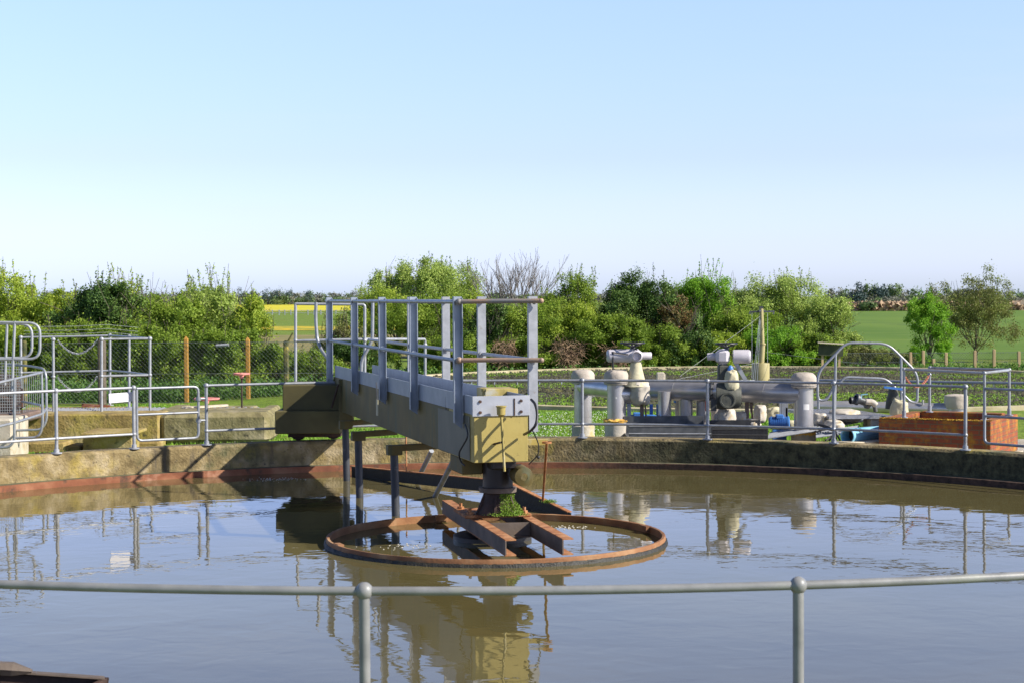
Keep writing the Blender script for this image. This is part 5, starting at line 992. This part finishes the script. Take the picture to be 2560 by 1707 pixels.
# bare tree and dead clumps
def bare(name, label, u, v, D, r, depth, m_, n=6, L_=None, spread=.32, up_=.32, cat='tree', minr=.0055, base_z=0, grp=None, sx=.5):
    loc = P(u, 743, D); loc.z = base_z; H = P(u, v, D).z-base_z; t = thing(name, label, cat, loc, grp); b = MB(); b.tube([loc, loc+UZ*H*.3], [r, r*.8], 8, cap=False); b.build('trunk', m_, t); b = MB()
    for k in range(n):
        a = k*2.4+random.random(); branches(b, loc+UZ*H*random.uniform(.2, .32), V3(math.cos(a)*sx, math.sin(a)*.35, .9), (L_ or H*.30), r*.5, depth, spread, up_, minr)
    b.build('branches', m_, t); return t
bare('bare_tree', 'leafless grey tree with a fan of fine branches behind the bridge end', 1285, 655, 56, .10, 4, barkg, 13, None, .36, .26, sx=.95, minr=.0045)
for (u, v, w, lab) in ((1420, 862, 95, 'brown dead creeper clump at the hedge foot behind the pipework'), (1545, 872, 90, 'smaller brown dead clump left of the valve drive'), (1262, 860, 60, 'grey-brown dead clump behind the bridge end post')):
    loc = P(u, 925, 47.2); loc.z = .05; H = P(u, v, 47.2).z; Wd = w*47.2/F; t = thing('dead_clump', lab, 'dead clump', loc, 'dead creeper clumps'); b = MB()
    for k in range(420):
        a = random.uniform(0, math.tau); r_ = Wd*.5*math.sqrt(random.random()); z = random.uniform(.25, 1)*H; p = loc+V3(r_*math.cos(a)*(.4+.6*z/H), r_*math.sin(a)*.6, z); d = V3(random.gauss(0, 1), random.gauss(0, 1), random.gauss(0, .9)-.3).normalized()*random.uniform(.12, .35)
        q = p+d; q.z = max(.02, q.z); b.tube([p, (p+q)/2+V3(0, 0, .04), q], .006, 3, cap=False, smooth=False)
    for k in range(60): b.tube([loc+V3(random.gauss(0, .08), random.gauss(0, .05), 0), loc+V3(random.gauss(0, .12), random.gauss(0, .1), H*.7)], .008, 3, cap=False)
    b.build('stems', dead, t)
# far trees: simple crowns of larger leaf clumps
def far_tree(label, u, v, w, D, leaf, n=420, lz=None):
    loc = P(u, 743, D); loc.z = 0; H = P(u, v, D).z; Wd = w*D/F; t = thing('far_tree', label, 'tree', loc, 'distant trees along the field edge')
    ncl = 16; d = NR.normal(size=(ncl, 3)); d /= np.linalg.norm(d, axis=1)[:, None]
    cc = np.array([loc.x, D, H*.52])+d*np.array([Wd*.34, Wd*.3, H*.34]); k = NR.integers(0, ncl, n)
    p = cc[k]+NR.normal(size=(n, 3))*np.array([Wd*.10, Wd*.10, H*.09]); p[:, 2] = np.clip(p[:, 2], .1, None)
    V, Fq = leaves(p, lz or max(.35, Wd*.10), d[k], .6); fastmesh('crown', V, Fq, LF[leaf], t)
    MB().tube([loc, loc+UZ*H*.6], [.22, .12], 6, cap=False).build('trunk', bark, t)
rr_ = random.Random(5)
LN = {'far': 'distant green tree', 'farb': 'distant bare brown tree', 'fard': 'distant dark pine'}
def run(u0, u1, step, D, v0, v1, kinds, where):
    u = u0; i = 0
    while u < u1:
        k = kinds[i % len(kinds)] if isinstance(kinds, str) is False else kinds; i += 1
        far_tree(f'{LN[k]} {where}', u, rr_.uniform(v0, v1), step*rr_.uniform(1.4, 2.2), D*rr_.uniform(.98, 1.04), k); u += step*rr_.uniform(.7, 1.1)
run(-60, 900, 21, 560, 725, 735, ('far', 'farb', 'farb', 'far', 'farb'), 'in the wood line beyond the rape field')
run(620, 960, 26, 548, 738, 746, ('far', 'far', 'farb'), 'low at the far edge of the rape field')
for u, v, w in ((600, 718, 22), (634, 722, 18), (668, 719, 34), (700, 718, 34), (722, 722, 28), (770, 726, 24)): far_tree('distant dark pine standing out of the wood line beyond the rape field', u, v, w, 540, 'fard', 500)
run(900, 2000, 26, 560, 728, 736, ('far', 'farb', 'farb'), 'glimpsed over the hedge in the far wood line')
run(2080, 2640, 24, 300, 716, 728, ('farb', 'farb', 'far', 'farb'), 'in the wood line behind the green field')
run(2080, 2640, 26, 285, 736, 748, ('farb', 'far', 'farb', 'farb'), 'low in the scrub behind the green field')
far_tree('large dark pine at the left of the wood line behind the green field', 2145, 705, 46, 290, 'fard', 900); far_tree('dark blue-green pine between two pale poplars behind the field', 2202, 703, 40, 291, 'fard', 800)
far_tree('pale green poplar between the two dark pines', 2174, 698, 42, 292, 'far', 700); far_tree('pale green twin-topped poplar right of the dark pines', 2236, 698, 42, 292, 'far', 700)
far_tree('round dark green bush at the edge of the reeds behind the green field', 2168, 752, 44, 226, 'far', 900); far_tree('round green bush before the wood line at far right', 2505, 746, 40, 228, 'far', 700)
for u in (2200, 2235, 2400, 2560): far_tree('low green bush in the hedgerow behind the reeds', u, 756, 40, 240, 'far', 400)
# reed strip
b = []
n = 9000; p = np.stack([NR.uniform(P(2080, 780, 230).x, P(2700, 780, 230).x, n), NR.uniform(226, 236, n), NR.uniform(0, 1.0, n)], 1)
V, Fq = leaves(p, .8, None); tag(fastmesh('reed_bed', V, Fq, mat('dry_reeds', [(.05, (.30, .20, .12)), (.5, (.42, .30, .19)), (.95, (.5, .38, .26))], .1, .9, island=True), loc=(p[:, 0].mean(), 231, 0)), 'buff reeds along the far edge of the green field', 'reeds', kind='stuff')
# meadow fence far left
t = thing('field_fence', 'thin pale post fence crossing the far left meadow', 'fence', P(760, 785, 215))
for u in (681, 698, 712, 770, 785, 802, 816, 840, 656, 727): q = P(u, 775, 215); MB().box((q.x, 215, q.z/2), (.12, .12, q.z)).build('fence_post', wire, t)
b = MB(); [b.tube([P(640, v, 215), P(880, v, 215)], .03, 4) for v in (777, 783)]; b.build('wires', wire, t)
# ---- grass, nettles, daisies
def blades(name, label, regs, n, h, m_, w=.012):
    P_ = []
    for (x0, x1, y0, y1, z), k in zip(regs, n): P_.append(np.stack([NR.uniform(x0, x1, k), NR.uniform(y0, y1, k), np.full(k, z)], 1))
    p = np.concatenate(P_); k = len(p); hh = h*NR.uniform(.5, 1.3, k); a = NR.uniform(0, math.tau, k); ww = w*NR.uniform(.6, 1.4, k)
    dx = np.stack([np.cos(a)*ww, np.sin(a)*ww, np.zeros(k)], 1); tip = p+np.stack([NR.normal(size=k)*hh*.35, NR.normal(size=k)*hh*.35, hh], 1)
    V = np.stack([p-dx, p+dx, tip], 1).reshape(-1, 3); return tag(fastmesh(name, V, np.arange(3*k).reshape(-1, 3), m_, loc=p[0]), label, 'grass', kind='stuff')
def bank(x, y):
    r = math.hypot(x-BC.x, y-BC.y); return .16*max(0, min(1, (BR+3.6-r)/2.6))
blades('grass', 'mown grass behind the tank and at the fence foot', [(-8, -2.2, 21, 34.5, 0), (-2.2, 1.2, 21, 25.5, 0), (-2, 1.2, 24, 26.5, 0), (-6, -2.8, 30, 34.5, 0)], (26000, 14000, 6000, 12000), .045, LF['grass'])
p = []
for k in range(26000):
    x, y = random.uniform(-1.2, 6), random.uniform(24, 29.2); p.append((x, y, bank(x, y)))
p = np.array(p); k = len(p); hh = .045*NR.uniform(.5, 1.3, k); a = NR.uniform(0, math.tau, k); dx = np.stack([np.cos(a)*.011, np.sin(a)*.011, np.zeros(k)], 1); V = np.stack([p-dx, p+dx, p+np.stack([NR.normal(size=k)*.015, NR.normal(size=k)*.015, hh], 1)], 1).reshape(-1, 3)
tag(fastmesh('bank_grass', V, np.arange(3*k).reshape(-1, 3), LF['grass'], loc=p[0]), 'short grass on the bank before the filter bed', 'grass', kind='stuff')
p = np.array([(x, y, bank(x, y)+.045) for x, y in ((random.uniform(-1.4, 1.8), random.uniform(21.5, 28.6)) for _ in range(4200))]+[(random.uniform(-4.5, -2.6), random.uniform(24, 31), .045) for _ in range(160)])
V, Fq = leaves(p, .015, np.tile([0, -.5, 1.], (len(p), 1)), .3); tag(fastmesh('daisies', V, Fq, mat('daisy_petals', [(.3, (.75, .75, .72)), (.7, (.8, .8, .78))], 3, .8), loc=p[0]), 'white daisies scattered over the mown grass', 'daisies', kind='stuff')
p = []
for k in range(1500):
    u = random.uniform(60, 860); D = random.uniform(35, 36.6); q = P(u, 900, D); h = random.uniform(.15, .5)
    m_ = 14; p.append(np.stack([q.x+NR.normal(size=m_)*.05, D+NR.normal(size=m_)*.05, NR.uniform(0, h, m_)], 1))
p = np.concatenate(p); V, Fq = leaves(p, .06); tag(fastmesh('nettles', V, Fq, LF['nettle'], loc=(p[:, 0].mean(), 35.5, 0)), 'rank nettles and ground cover along the foot of the left fence', 'ground cover', kind='stuff')
p = []
for k in range(1500):
    u = random.uniform(900, 2700); D = random.uniform(46.4, 48.2); q = P(u, 900, D); h = random.uniform(.05, .28); m_ = 10
    p.append(np.stack([q.x+NR.normal(size=m_)*.08, D+NR.normal(size=m_)*.05, NR.uniform(0, h, m_)], 1))
p = np.concatenate(p); V, Fq = leaves(p, .07); tag(fastmesh('rough_grass', V, Fq, LF['nettle'], loc=(p[:, 0].mean(), 47, 0)), 'rough weeds behind the far rim of the filter bed', 'ground cover', kind='stuff')
for o in bpy.data.objects:
    if '_base' in o: del o['_base']
